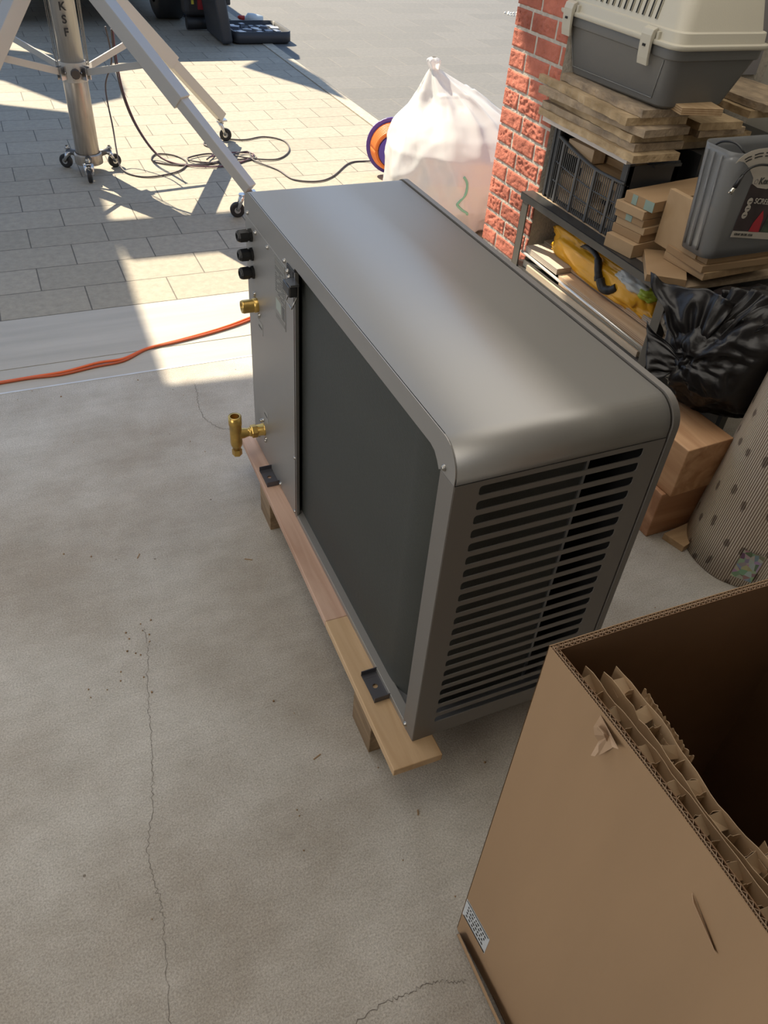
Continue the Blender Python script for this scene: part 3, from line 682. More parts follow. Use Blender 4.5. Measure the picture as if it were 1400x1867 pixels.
# boards on the lower shelf
plyb = wood('birch_plywood', (.55, .38, .24), (.72, .56, .40), 'Y', 8, ply=True); plyg = wood('grey_plywood', (.42, .36, .30), (.54, .48, .41), 'Y', 8, ply=True)
def board(name, x0, x1, y0, y1, z0, z1, m, label, cat, group=None, a=0, bev=.001, tilt=0):
    c = ((x0 + x1) / 2, (y0 + y1) / 2, (z0 + z1) / 2)
    mt = rotz(a, c) @ rot(tilt, 'X', c)
    o = MB().box(x0, x1, y0, y1, z0, z1, mt).build(name, m, bevel=bev)
    return tag(o, label, cat, group)
gl = 'plywood pieces on the lower shelf'
board('plywood_piece', 1.168, 1.250, 1.350, 1.560, .406, .428, plyg, 'short pale grey plywood piece lying at the far end of the lower shelf', 'plywood', gl)
board('plywood_piece', 1.255, 1.36, 1.40, 1.575, .400, .432, plyg, 'grey plywood piece behind the short pale one, under the end of the yellow bag', 'plywood', gl)
board('plywood_piece', 1.172, 1.222, .850, 1.325, .3525, .372, plyb, 'lowest of the long plywood strips just behind the bright wire rail', 'plywood', gl)
board('plywood_piece', 1.174, 1.225, .860, 1.335, .3725, .391, plyb, 'middle of three long plywood strips directly behind the bright wire rail', 'plywood', gl)
board('plywood_piece', 1.173, 1.226, .855, 1.345, .3915, .409, plyb, 'topmost of three long plywood strips directly behind the bright wire rail', 'plywood', gl)
board('plywood_piece', 1.232, 1.30, .82, 1.36, .392, .411, plyb, 'long plywood strip lying under the yellow bag, behind the front strips', 'plywood', gl)
board('plywood_piece', 1.228, 1.295, .86, 1.37, .4115, .428, plyb, 'upper long plywood strip with a pale edge beneath the yellow bag', 'plywood', gl)
board('plywood_piece', 1.225, 1.275, .86, 1.06, .4285, .446, plyg, 'small plywood piece with a groove at the near end of the yellow bag', 'plywood', gl)
# leaning pale boards below the wire rail
board('plywood_piece', 1.158, 1.166, .86, 1.52, .16, .372, wood('pale_leaning', (.42, .32, .22), (.58, .49, .38), 'Y', 6), 'large pale board standing on edge below the wire rail of the rack', 'plywood', gl, tilt=0)

def blob(name, c, rx, ry, rz, m, seed, amp=.15, freq=3, crease=.5, nu=72, nv=44, sq=1.0, fn=None, at=None):
    vs = []; fs = []
    for j in range(nv + 1):
        ph = math.pi * j / nv
        for i in range(nu):
            th = 2 * math.pi * i / nu
            d = Vector((math.sin(ph) * math.cos(th), math.sin(ph) * math.sin(th), math.cos(ph)))
            dd = Vector([math.copysign(abs(q) ** sq, q) for q in d])
            n = noise.noise(d * freq + Vector((seed, 0, 0))); cr_ = 1 - abs(noise.noise(d * freq * 2.1 + Vector((0, seed, 0)))) * 2; cr2 = 1 - abs(noise.noise(d * freq * 4.7 + Vector((0, 0, seed)))) * 2
            k = 1 + amp * n + amp * crease * (cr_ * .5 + cr2 * .28)
            p = Vector(c) + Vector((dd.x * rx, dd.y * ry, dd.z * rz)) * k
            if fn: p = fn(p, d)
            vs.append(p)
    for j in range(nv):
        for i in range(nu):
            a = j * nu + i; b = j * nu + (i + 1) % nu; fs.append((a, b, b + nu, a + nu))
    return MB().add(vs, fs, True)

ylw = mat('yellow_plastic', (.90, .44, .025), .3, var=.15, vscale=9, bump=.2, bscale=30)
yb = blob('yellow_bag', (1.285, 1.215, .470), .066, .285, .056, ylw, 4.2, .22, 2.0, .8, sq=.62).build('yellow_bag', ylw)
tag(yb, 'crumpled orange-yellow plastic bag lying on the boards of the lower shelf', 'bag')
for vtx in yb.data.vertices:
    if vtx.co.z < .006: vtx.co.z = .006 - (.006 - vtx.co.z) * .1
wp = blob('x', (1.250, 1.04, .508), .040, .085, .024, ylw, 8, .3, 3, .8, 40, 24).build('white_print', mat('white_film', (.62, .62, .58), .35, var=.15, vscale=15), yb)
wp = blob('x', (1.250, .968, .502), .036, .035, .020, ylw, 9, .3, 3, .8, 30, 20).build('green_print', mat('lime_print', (.45, .55, .05), .35), yb)
glv = mat('black_glove', (.018, .018, .02), .5, bump=.4, bscale=60)
g = MB()
g.tube(spline([(1.232, 1.33, .512), (1.220, 1.27, .530), (1.215, 1.215, .520), (1.205, 1.185, .49), (1.205, 1.17, .462)], 6), [.005] * 3 + [.009] * 10 + [.013] * 8 + [.015] * 3 + [.015], 12)
g.tube(spline([(1.205, 1.165, .470), (1.205, 1.14, .448), (1.210, 1.11, .455), (1.216, 1.09, .474)], 6), [.015] * 12 + [.013] * 7, 12)
tag(g.build('strap', glv), 'black fabric strap draped over the front of the yellow bag', 'strap')

# ------------------------------------------------------------------ fruit crate with lattice side
crt_m = mat('crate_plastic', (.04, .042, .045), .38)
ct = thing('plastic_crate', 'black slatted plastic crate filled with wood scraps on the rack top', 'crate', (1.35, 1.37, RZ))
cx0, cx1, cy0, cy1, cz0, cz1 = 1.205, 1.40, 1.165, 1.572, RZ + .001, .834
b_ = MB(); b_.box(cx0, cx1, cy0, cy1, cz0, cz0 + .006); b_.build('crate_base', crt_m, ct)
b_ = MB()
for (x, y) in ((cx0, cy0), (cx1 - .02, cy0), (cx1 - .02, cy1 - .03)): MB().box(x, x + .02, y, y + .03, cz0, cz1).build('corner_post', crt_m, ct, bevel=.001)
b_.box(cx0, cx0 + .02, cy1 - .03, cy1, cz0, cz1); b_.box(cx0 - .004, cx0 + .004, cy1 - .012, cy1, cz0, cz1); b_.box(cx0 - .004, cx0 + .004, cy1 - .036, cy1 - .028, cz0, cz1)
b_.build('corner_post', crt_m, ct, bevel=.001)
def rimz(y): u = (y - cy0) / (cy1 - .03 - cy0); return .765 + .045 * (max(0, u - .35) / .65) ** 1.4 + .010 * (1 - u)
b_ = MB(); path = [(cx0, cy0 + (cy1 - .03 - cy0) * i / 20, rimz(cy0 + (cy1 - .03 - cy0) * i / 20)) for i in range(21)]
b_.tube(path, .0055, 8); b_.tube([(x + .012, y, z - .004) for x, y, z in path], .0045, 8)
for f in (.62, .32): b_.tube([(x, y, cz0 + (z - cz0) * f) for x, y, z in path], .0028, 6)
b_.build('crate_rim', crt_m, ct)
b_ = MB(); y = cy0 + .012; k = 0
while y < cy1 - .035:
    zt = rimz(y)
    if k % 9 == 4: b_.box(cx0 - .005, cx0 + .006, y - .0045, y + .0045, cz0, zt)
    else: b_.box(cx0 - .0012, cx0 + .0012, y - .0013, y + .0013, cz0, zt)
    y += .0105; k += 1
b_.build('crate_lattice', mat('crate_lattice', (.10, .10, .10), .3), ct)
b_ = MB(); b_.box(cx0, cx1, cy0, cy0 + .004, cz0, cz1 - .006); b_.box(cx0, cx1, cy1 - .004, cy1, cz0, cz1 - .006); b_.box(cx1 - .004, cx1, cy0, cy1, cz0, cz1 - .006)
b_.box(cx0 + .09, cx1, cy0 - .008, cy0, cz1 - .014, cz1 - .005); b_.build('crate_wall', crt_m, ct)
scrap = wood('scrap_wood', (.45, .31, .18), (.62, .46, .30), 'Y', 8); scrapd = wood('scrap_wood_dark', (.33, .21, .11), (.46, .32, .18), 'Y', 8)
gs = 'wood scraps in the black crate'
board('wood_scrap', 1.222, 1.275, 1.375, 1.505, .768, .812, scrap, 'pale wood block on top inside the black crate at its far end', 'wood scrap', gs, a=4, tilt=0)
board('wood_scrap', 1.218, 1.30, 1.20, 1.45, .742, .764, scrapd, 'brown flat wood piece lying inside the black crate below its rim curve', 'wood scrap', gs, a=-6)
board('wood_scrap', 1.31, 1.385, 1.20, 1.42, .745, .785, scrapd, 'brown wood piece at the middle of the crate under the white board', 'wood scrap', gs, a=8)
random.seed(21); k = 0
labs = ['lower wood scrap seen through the crate lattice near its far post', 'wood scrap seen through the lattice between the two dark ribs', 'wood scrap behind the crate lattice next to the near rib', 'long wood scrap lying low behind the crate lattice', 'upright wood scrap at the near end of the crate lattice', 'thin wood scrap in the middle of the crate behind the lattice']
for (y0, y1, z0, z1, a) in ((1.44, 1.53, .62, .70, 5), (1.32, 1.42, .66, .74, -8), (1.22, 1.30, .69, .738, 6), (1.20, 1.50, .614, .640, 2), (1.18, 1.21, .62, .735, 0), (1.27, 1.44, .643, .662, -4)):
    board('wood_scrap', 1.222 + .004 * k % .01, 1.262 + .004 * k % .02, y0, y1, z0, z1, scrap if k % 2 else scrapd, labs[k], 'wood scrap', gs, a=a); k += 1

# ------------------------------------------------------------------ boards on the crate
rough1 = mat('rough_sawn_board', (.27, .19, .10), .9, vscale=26, bump=1.0, bscale=75, col2=(.50, .37, .22), stretch=(1, .55, 1)); rough2 = mat('grey_rough_board', (.22, .17, .12), .9, vscale=30, bump=1.0, bscale=80, col2=(.43, .33, .22), stretch=(1, .6, 1))
board('white_board', 1.188, 1.275, 1.165, 1.635, .8345, .8525, mat('white_melamine', (.62, .57, .52), .5), 'long white coated board lying across the crate beneath the rough planks', 'board')
names = ['lowest', 'second from the bottom', 'third from the bottom', 'fourth from the bottom', 'fifth from the bottom', 'topmost']
def rough_board(x0, x1, y0, y1, z0, z1, m, a, seed, label, group, name='rough_plank', cat='plank'):
    q = MB(); n = 40; c = ((x0 + x1) / 2, (y0 + y1) / 2, 0); mt = rotz(a, c); vs = []
    for i in range(n + 1):
        y = y0 + (y1 - y0) * i / n
        w1 = noise.noise(Vector((seed, y * 40, 0))) * .006; w2 = noise.noise(Vector((seed, y * 40, 9))) * .003; dz = noise.noise(Vector((seed, y * 6, 3))) * .002
        xo = x0 + noise.noise(Vector((seed, y * 5, 4))) * .004
        vs += [(xo + w1, y, z0 + max(0, dz)), (x1, y, z0 + max(0, dz)), (x1, y, z1 + min(0, dz)), (xo + w1 * .6 + w2, y, z1 + min(0, dz))]
    fs = [(0, 1, 2, 3), (4 * n, 4 * n + 3, 4 * n + 2, 4 * n + 1)]
    for i in range(n):
        for k in range(4): fs.append((4 * i + k, 4 * i + 4 + k, 4 * i + 4 + (k + 1) % 4, 4 * i + (k + 1) % 4))
    q.add(vs, fs, False, mt); return tag(q.build(name, m), label, cat, group)
gp = 'rough planks piled on the crate'
spec = [(1.172, 1.345, 1.118, 1.650, -1, rough1), (1.184, 1.372, 1.150, 1.640, 1, rough2), (1.188, 1.378, 1.158, 1.648, -2, rough1), (1.172, 1.350, 1.128, 1.648, 3.5, rough2), (1.170, 1.385, 1.165, 1.690, -3.5, rough1), (1.202, 1.375, 1.158, 1.650, -1.5, rough2)]
z = .853
for i, (x0, x1, y0, y1, a, m) in enumerate(spec):
    th = .0215; rough_board(x0, x1, y0, y1, z, z + th, m, a, i * 7.7 + 2, 'rough sawn plank, %s of the pile of six under the pet carrier' % names[i], gp); z += th + .0008
ZT_ = z
board('plywood_piece', 1.30, 1.43, 1.075, 1.30, ZT_, ZT_ + .020, wood('thin_ply', (.36, .24, .13), (.50, .36, .21), 'Y', 8, ply=True), 'plywood offcut poking out beneath the near end of the pet carrier', 'plywood', a=-14)
gp2 = 'rough planks behind the pile of six'
k = 0
lb2 = ['bottom rough plank of the pile to the right of the pile of six', 'second rough plank of the right-hand pile, above its bottom one', 'third rough plank of the right-hand pile, jutting towards the clear tub', 'top rough plank of the right-hand pile, beside the ply offcut', 'rough plank at far right, upper one below the grey sheet', 'rough plank at far right, lower one below the grey sheet']
for (x0, x1, y0, y1, z0, z1, a) in ((1.395, 1.72, 1.26, 1.60, .835, .857, 1), (1.40, 1.75, 1.25, 1.60, .858, .879, -1), (1.48, 1.68, 1.22, 1.60, .880, .902, 3), (1.49, 1.66, 1.21, 1.60, .903, .925, -3), (1.73, 1.96, 1.22, 1.58, .945, .967, 2), (1.71, 1.95, 1.24, 1.58, .922, .944, -2)):
    rough_board(x0, x1, y0, y1, z0, z1, rough1 if k % 2 else rough2, a, k * 5.3 + 60, lb2[k], gp2); k += 1
c2 = thing('plastic_crate', 'black plastic crate half hidden behind the slatted crate on the rack', 'crate', (1.7, 1.42, RZ))
MB().box(1.515, 1.60, 1.20, 1.58, RZ + .001, .833).build('crate_wall', crt_m, c2); MB().box(1.62, 1.96, 1.20, 1.58, RZ + .001, .833).build('crate_wall', crt_m, c2)
MB().box(1.63, 1.66, .85, 1.58, 0, RZ).build('wooden_sheet', mat('dim_panel', (.2, .17, .13), .8))
tag(bpy.data.objects['wooden_sheet'], 'dull brown wooden panel standing behind the rack', 'panel')
gsht = MB().box(1.60, 2.05, 1.59, 1.598, .965, 1.3).build('grey_sheet', mat('grey_sheet', (.25, .24, .25), .6), None); tag(gsht, 'plain grey sheet standing behind the pet carrier on the right', 'sheet')

# ------------------------------------------------------------------ pet carrier
gy = mat('carrier_grey', (.135, .135, .13), .45, bump=.15, bscale=400); cream = mat('carrier_cream', (.47, .44, .36), .4, bump=.08, bscale=300)
pc = thing('pet_carrier', 'pet carrier with dark grey base and cream lid on top of the planks', 'pet carrier', (1.36, 1.38, .985))
def loft(rings, cap0=True, cap1=True, sm=True):
    q = MB(); n = len(rings[0]); vs = [p for g_ in rings for p in g_]; fs = []
    for i in range(len(rings) - 1):
        for k in range(n): fs.append((i * n + k, i * n + (k + 1) % n, (i + 1) * n + (k + 1) % n, (i + 1) * n + k))
    if cap0: fs.append(tuple(range(n))[::-1])
    if cap1: fs.append(tuple(range((len(rings) - 1) * n, len(rings) * n)))
    return q.add(vs, fs, sm)
def rrect(x0, x1, y0, y1, r_, z, n=5, zf=None):
    out = []
    for (cx_, cy_, a0) in ((x1 - r_, y1 - r_, 0), (x0 + r_, y1 - r_, 90), (x0 + r_, y0 + r_, 180), (x1 - r_, y0 + r_, 270)):
        for i in range(n + 1):
            a = R_(a0 + 90 * i / n); x, y = cx_ + r_ * math.cos(a), cy_ + r_ * math.sin(a); out.append((x, y, z if zf is None else zf(x, y)))
    return out
def zb_(x, y): return .990 + (1.13 - y) * .02
q = loft([rrect(1.250, 1.465, 1.150, 1.59, .03, 0, zf=lambda x, y: zb_(x, y)), rrect(1.238, 1.475, 1.137, 1.61, .035, 0, zf=lambda x, y: zb_(x, y) + .008), rrect(1.212, 1.530, 1.112, 1.66, .04, 1.118), rrect(1.205, 1.537, 1.105, 1.668, .04, 1.120), rrect(1.203, 1.540, 1.102, 1.670, .04, 1.152)])
o = q.build('carrier_base', gy, pc, bevel=.002); e_ = o.modifiers.new('es', 'EDGE_SPLIT'); e_.split_angle = R_(35)
# raised panel outline on the long side
def sideP(y, v): # point on the long side: v 0 bottom .. 1 top
    z0_ = zb_(0, y) + .008; return (1.238 + (1.212 - 1.238) * v - .0015, y, z0_ + (1.118 - z0_) * v)
MB().tube([sideP(1.605, .97), sideP(1.585, .15), sideP(1.185, .12), sideP(1.150, .97)], .0014, 6).build('panel_rib', mat('rib_grey', (.20, .20, .19), .4), o)
q = loft([rrect(1.196, 1.546, 1.094, 1.678, .04, 1.146), rrect(1.194, 1.548, 1.092, 1.680, .04, 1.150), rrect(1.194, 1.548, 1.092, 1.680, .04, 1.158), rrect(1.204, 1.538, 1.102, 1.668, .04, 1.160), rrect(1.206, 1.536, 1.104, 1.666, .04, 1.186), rrect(1.214, 1.528, 1.112, 1.658, .04, 1.188), rrect(1.245, 1.500, 1.15, 1.62, .05, 1.36), rrect(1.30, 1.45, 1.21, 1.56, .05, 1.40)])
lo = q.build('carrier_lid', cream, pc, bevel=.0015); e_ = lo.modifiers.new('es', 'EDGE_SPLIT'); e_.split_angle = R_(35)
q = MB(); q2 = MB()
for i in range(13):
    y = 1.225 + i * .0285
    for (a, b_) in ((1.200, 1.34),):
        vs = []
        for (yy, zz) in ((y, a), (y + .010, a), (y + .010, b_), (y, b_)): x = 1.214 + (zz - 1.188) / .172 * .031 - .0008; vs.append((x, yy, zz))
        q.add(vs, [(0, 1, 2, 3)]); q2.tube([(p[0] - .0005, p[1], p[2]) for p in (vs[0], vs[3])], .0022, 6)
q.build('vent_slot', MATS['gap_black'], lo, solid=.001); q2.build('vent_rib', cream, lo)
for yc in (1.213, 1.600):
    cl = MB(); prof = [(1.190, 1.092), (1.186, 1.110), (1.183, 1.140), (1.182, 1.166), (1.186, 1.180), (1.198, 1.186), (1.202, 1.182), (1.192, 1.150), (1.194, 1.110), (1.198, 1.094)]
    cl.prism(prof, 'Y', yc - .022, yc + .022); c_o = cl.build('clip', cream, pc, bevel=.0015)
    MB().box(1.1805, 1.186, yc - .006, yc + .006, 1.138, 1.144).build('clip_slot', MATS['gap_black'], c_o)
    MB().box(1.196, 1.206, yc - .034, yc - .024, 1.15, 1.178).build('hinge_lug', cream, pc, bevel=.001)

# ------------------------------------------------------------------ MDF strips, sheets, clear tub
mdf = wood('mdf', (.31, .195, .10), (.36, .24, .13), 'X', 4, .8); mdfe = wood('mdf_light', (.38, .255, .14), (.44, .305, .175), 'X', 4, .8)
gm = 'mdf strips stacked in front of the crate'
nm = ['bottom and thickest one', 'second from the bottom', 'third from the bottom', 'fourth from the bottom', 'fifth from the bottom', 'top one with teal marks']
z = RZ; offs = [(-.018, 0, .042), (.006, .004, .026), (.008, -.002, .022), (.004, .006, .022), (-.002, .008, .026), (.010, -.010, .032)]
for i, (dx, dy, th) in enumerate(offs):
    mt = rotz(9, (1.19, 1.03, 0))
    o = MB().box(1.185 + dx, 1.64 + dx, 1.020 + dy, 1.135 + dy, z + .0005, z + th, mt).build('mdf_strip', mdf if i % 2 else mdfe, bevel=.0012)
    tag(o, 'mdf strip of the pile left of the clear tub, %s' % nm[i], 'mdf strip', gm)
    if i in (3, 5):
        for (a, b_) in (((.045, .07),) if i == 3 else ((.03, .05), (.08, .115))):
            MB().box(1.1838 + dx, 1.1852 + dx, 1.135 + dy - b_, 1.135 + dy - a, z + .002, z + th - .002, mt).build('teal_mark', mat('teal_paint', (.24, .32, .28), .8), o)
    z += th
board('mdf_board', 1.243, 1.261, .838, 1.015, .652, .812, mdfe, 'square mdf panel standing upright on edge left of the clear tub', 'mdf panel')
q = MB().prism([(1.112, .872), (1.205, .806), (1.34, .97), (1.225, 1.03)], 'Z', RZ + .0005, RZ + .022)
tag(q.build('mdf_board', mdf, bevel=.001), 'flat mdf sheet lying on the near end of the rack, one corner jutting out', 'mdf panel')
gq = 'boards under the clear tub'
board('board', 1.24, 1.52, .795, .96, RZ + .023, RZ + .045, scrapd, 'lowest brown board under the clear tub', 'board', gq, a=3)
board('board', 1.235, 1.50, .79, .95, RZ + .0455, RZ + .066, mdf, 'middle brown board under the clear tub', 'board', gq, a=-1)
board('board', 1.248, 1.50, .80, .95, RZ + .0665, RZ + .084, mdf, 'top brown board directly under the clear tub', 'board', gq, a=1)
board('board', 1.30, 1.60, .99, 1.02, RZ + .03, RZ + .11, mdfe, 'narrow mdf board on edge between the upright panel and the clear tub', 'board', None, a=8)

tubm = film('clear_plastic', (.46, .47, .48), .45, .14, .5)
tub = thing('clear_tub', 'clear plastic tub with a printed sleeve standing at the right edge', 'tub', (1.33, .84, RZ + .085))
ZB_ = RZ + .085; HT = .285
def tubring(z, k, n=8):
    x0, x1, y0, y1 = 1.222 - .012 * k, 1.56 + .012 * k, .785 - .006 * k, .905 + .006 * k; rr = .035; out = []
    return rrect(x0, x1, y0, y1, rr, z, n)
def shear(p, k):  # small lean towards the wall
    return (p[0] - .012 * k, p[1] + .0 * k, p[2])
rings = []
for i in range(12):
    k = i / 11; g_ = [shear(p, k) for p in tubring(ZB_ + .004 + HT * k, k)]; rings.append(g_)
rings = [[((p[0] - 1.35) * .93 + 1.35, (p[1] - .845) * .9 + .845, ZB_) for p in rings[0]]] + rings
q = loft(rings, True, False); o = q.build('tub_body', tubm, tub, solid=.002); 
for (yy, xx) in ((.82, 1.218), (.85, 1.218), (.875, 1.218)):
    MB().tube([(xx, yy, ZB_ + .02), (xx - .024, yy, ZB_ + HT - .01)], .0035, 8).build('tub_ridge', tubm, o)
slv = thing_parent = None
FY = .7805
def flat(pts_, d=0): return [(x, FY - d, z) for x, z in pts_]
def panel(pts_, d, nm_, m_, par): q = MB(); q.add(flat(pts_, d), [tuple(range(len(pts_)))]); return q.build(nm_, m_, par, solid=.0005)
whp = mat('badge_white', (.50, .46, .40), .5)
sl = panel([(1.286, .774), (1.52, .738), (1.52, .925), (1.40, .935), (1.290, .897)], 0, 'sleeve', mat('dark_print', (.055, .035, .04), .4, var=.6, vscale=8), tub)
panel([(1.283, .756), (1.52, .722), (1.52, .742), (1.285, .773)], .001, 'white_band', whp, sl)
arch = [(1.205, .957), (1.212, .968), (1.225, .977), (1.245, .985), (1.27, .989), (1.30, .990), (1.34, .986), (1.38, .976), (1.42, .958), (1.45, .93), (1.44, .905), (1.40, .888), (1.35, .882), (1.315, .888), (1.291, .900), (1.287, .915), (1.262, .940), (1.235, .958), (1.215, .962)]
panel(arch, .0018, 'white_badge', whp, sl)
q = MB()
for (p0_, p1_, sg_) in (((1.232, .965), (1.252, .972), .0015), ((1.262, .9745), (1.290, .978), .0012), ((1.300, .978), (1.335, .976), .0008), ((1.238, .959), (1.256, .965), .001), ((1.265, .967), (1.290, .970), .001), ((1.300, .970), (1.335, .968), .0008)):
    A_, B_ = Vector((p0_[0], FY - .0028, p0_[1])), Vector((p1_[0], FY - .0028, p1_[1])); q.tube([A_, A_.lerp(B_, .5) + Vector((0, 0, sg_)), B_], .0014, 6)
q.build('badge_slot', MATS['gap_black'], sl)
panel([(1.345, .766), (1.385, .760), (1.383, .800), (1.372, .822), (1.362, .806), (1.352, .790)], .0015, 'red_print', mat('red_print', (.42, .02, .035), .4), sl)
panel([(1.392, .760), (1.46, .750), (1.46, .815), (1.40, .812)], .0012, 'green_print', mat('moss_print', (.05, .075, .05), .5, var=.5, vscale=40), sl)
for (x, z) in ((1.308, .852), (1.309, .833), (1.306, .815)):
    MB().lathe([(0, 0), (0, .0095), (.0008, .0095), (.0008, 0)], (x, FY - .0012, z), (0, -1, 0), 20, False).build('round_mark', whp, sl)
    panel([(x - .005, z - .0012), (x + .005, z - .0012), (x + .005, z + .0012), (x - .005, z + .0012)], .0026, 'mark_print', ink, sl)
def lettering(t_, size, m_, x, z, d, ang=-8, bold=False):
    mt = Matrix.Translation((x, FY - d, z)) @ Matrix.Rotation(R_(-ang), 4, 'Y') @ Matrix.Rotation(R_(90), 4, 'X'); text(t_, size, m_, sl, mt, align='LEFT', bold=bold)
lettering('SCREE', .021, whp, 1.324, .852, .0022)
lettering('Kem', .024, ink, 1.313, .905, .0028, -4, True)
lettering('GRAF 30 DK 1516', .0095, ink, 1.293, .7635, .002)
MB().tube([(1.302 + .006 * math.cos(a_), FY - .0028, .9055 + .006 * math.sin(a_)) for a_ in [2 * math.pi * i / 16 for i in range(17)]], .0010, 6).build('logo_ring', mat('logo_grey', (.28, .26, .24), .5), sl)
cb = MB(); cb.tube(spline([(1.222, .90, ZB_ + .262), (1.228, .87, ZB_ + .292), (1.236, .83, ZB_ + .300), (1.246, .80, ZB_ + .285), (1.28, .800, ZB_ + .255)], 8), .0028, 8)
cb.tube(spline([(1.40, .779, .925), (1.36, .772, .940), (1.32, .770, .948), (1.282, .770, .951), (1.252, .769, .945), (1.234, .768, .930)], 8), .0030, 8)
cbo = tag(cb.build('cable', MATS['black_plastic']), 'thin black cable with a plug hanging over the front of the clear tub', 'cable')
MB().tube([(1.234, .768, .930), (1.218, .767, .900)], [.0042, .0068], 10).build('plug', MATS['black_plastic'], cbo)
MB().tube([(1.218, .767, .900), (1.209, .767, .884)], .0055, 10).build('plug_tip', mat('plug_chrome', (.7, .68, .6), .2, 1), cbo)

# ------------------------------------------------------------------ black bag
def bagmat(name, col, rough):
    m = mat(name, col, rough, bump=.3, bscale=35, spec=.45); return m
bb_m = bagmat('black_bin_film', (.010, .009, .010), .36)
bbt = thing('black_bag', 'black bin bag with a tied knot lying on the thick beams beside the rack', 'bag', (1.37, .60, .33))
KN = Vector((1.095, .605, .478))
def bfn(p, d):
    # pull towards the knot, flat underside
    v = p - KN; dist = v.length; k = max(0, 1 - dist / .17); p = p.lerp(KN + v * .25, k * .75)
    ang = math.atan2(v.z, v.y); p += Vector((0, 1, 0)) * math.sin(ang * 7 + 3 * noise.noise(p * 8)) * .006 * math.exp(-dist * 9) + Vector((0, 0, 1)) * math.cos(ang * 6) * .006 * math.exp(-dist * 9)
    p += Vector((noise.noise(p * 14), noise.noise(p * 14 + Vector((5, 0, 0))), noise.noise(p * 14 + Vector((0, 7, 0))))) * .016
    fold = 1 - abs(noise.noise(Vector((p.x * 5, p.y * 9, p.z * 7)))) * 2.2; p += d * .010 * fold
    if p.z < .333: p.z = .333 + (p.z - .333) * .04
    if p.y < .468: p.y = .468 + (p.y - .468) * .12
    if p.y > .785: p.y = .785 + (p.y - .785) * .1
    return p
blob('b', (1.39, .615, .470), .32, .185, .160, bb_m, 3.3, .14, 2.2, .7, 150, 90, .85, bfn).build('bag_body', bb_m, bbt)
def cloth(corners, n, amp, seed, m, name, parent, freq=20, neck=None):
    """crumpled four-sided sheet between the corners"""
    A, B, C_, D_ = [Vector(c) for c in corners]; vs = []; fs = []; nrm = (B - A).cross(D_ - A).normalized()
    for j in range(n + 1):
        for i in range(n + 1):
            u, v = i / n, j / n; p = A.lerp(B, u).lerp(D_.lerp(C_, u), v)
            rdg = 1 - abs(noise.noise(Vector((u * 5, v * 1.6, seed)))) * 2.4
            f = min(1, v * 2.2)
            p += nrm * amp * f * (rdg + .7 * noise.noise(p * freq + Vector((seed, 0, 0)))) + Vector((noise.noise(p * 17 + Vector((0, seed, 0))), 0, noise.noise(p * 17 + Vector((9, seed, 0))))) * amp * .8 * f
            vs.append(p)
    for j in range(n):
        for i in range(n): a = j * (n + 1) + i; fs.append((a, a + 1, a + n + 2, a + n + 1))
    return MB().add(vs, fs, True).build(name, m, parent, solid=.0006, offset=0)
k = KN
cloth([k + Vector((-.006, 0, -.006)), k + Vector((.014, -.004, .01)), (1.19, .60, .660), (1.085, .835, .640)], 30, .018, 1.0, bb_m, 'bag_ear', bbt)
cloth([k + Vector((-.004, .006, -.01)), k + Vector((-.002, .006, .008)), (1.060, .765, .545), (1.005, .655, .418)], 24, .012, 4.0, bb_m, 'bag_ear', bbt)
cloth([k + Vector((.004, 0, -.01)), k + Vector((.012, 0, .01)), (1.27, .54, .69), (1.19, .66, .66)], 28, .020, 7.0, bb_m, 'bag_ear', bbt)
cloth([k + Vector((.004, 0, -.01)), k + Vector((.012, 0, .01)), (1.20, .52, .60), (1.22, .50, .66)], 24, .012, 12.0, bb_m, 'bag_ear', bbt)
kn = MB(); kn.tube([KN + Vector((.006 * math.cos(a) - .004, .020 * math.sin(a), .016 * math.cos(a))) for a in [2 * math.pi * i / 20 for i in range(21)]], .0065, 8)
kn.tube([KN + Vector((-.002, .018 * math.cos(a), .022 * math.sin(a) - .01)) for a in [2 * math.pi * i / 20 for i in range(21)]], .005, 8); kn.build('knot', bb_m, bbt)

# ================================================================== THE DRIVE: bag, reel, cords
wf = film('milky_film', (.97, .97, .96), .12, .3, .4)
wb = thing('clear_rubbish_bag', 'translucent white rubbish bag tied at the top leaning against the brick pier', 'rubbish bag', (1.58, 2.85, 0))
nu, nv = 120, 90; vs = []; fs = []
prof = [(0.0, .20, .20, 1.58, 2.88), (.04, .29, .27, 1.57, 2.86), (.15, .335, .32, 1.56, 2.86), (.28, .34, .33, 1.565, 2.88), (.37, .345, .32, 1.58, 2.91), (.44, .315, .29, 1.59, 2.94), (.50, .255, .24, 1.595, 2.96), (.56, .175, .165, 1.575, 2.98), (.62, .105, .10, 1.53, 3.0), (.66, .058, .055, 1.50, 3.01), (.69, .022, .022, 1.480, 3.015), (.71, .030, .028, 1.476, 3.02), (.728, .036, .03, 1.474, 3.02), (.738, .012, .012, 1.474, 3.02)]
def pint(z):
    for a, b in zip(prof, prof[1:]):
        if z <= b[0]: k = (z - a[0]) / (b[0] - a[0]); return [a[i] + (b[i] - a[i]) * k for i in range(5)]
    return prof[-1]
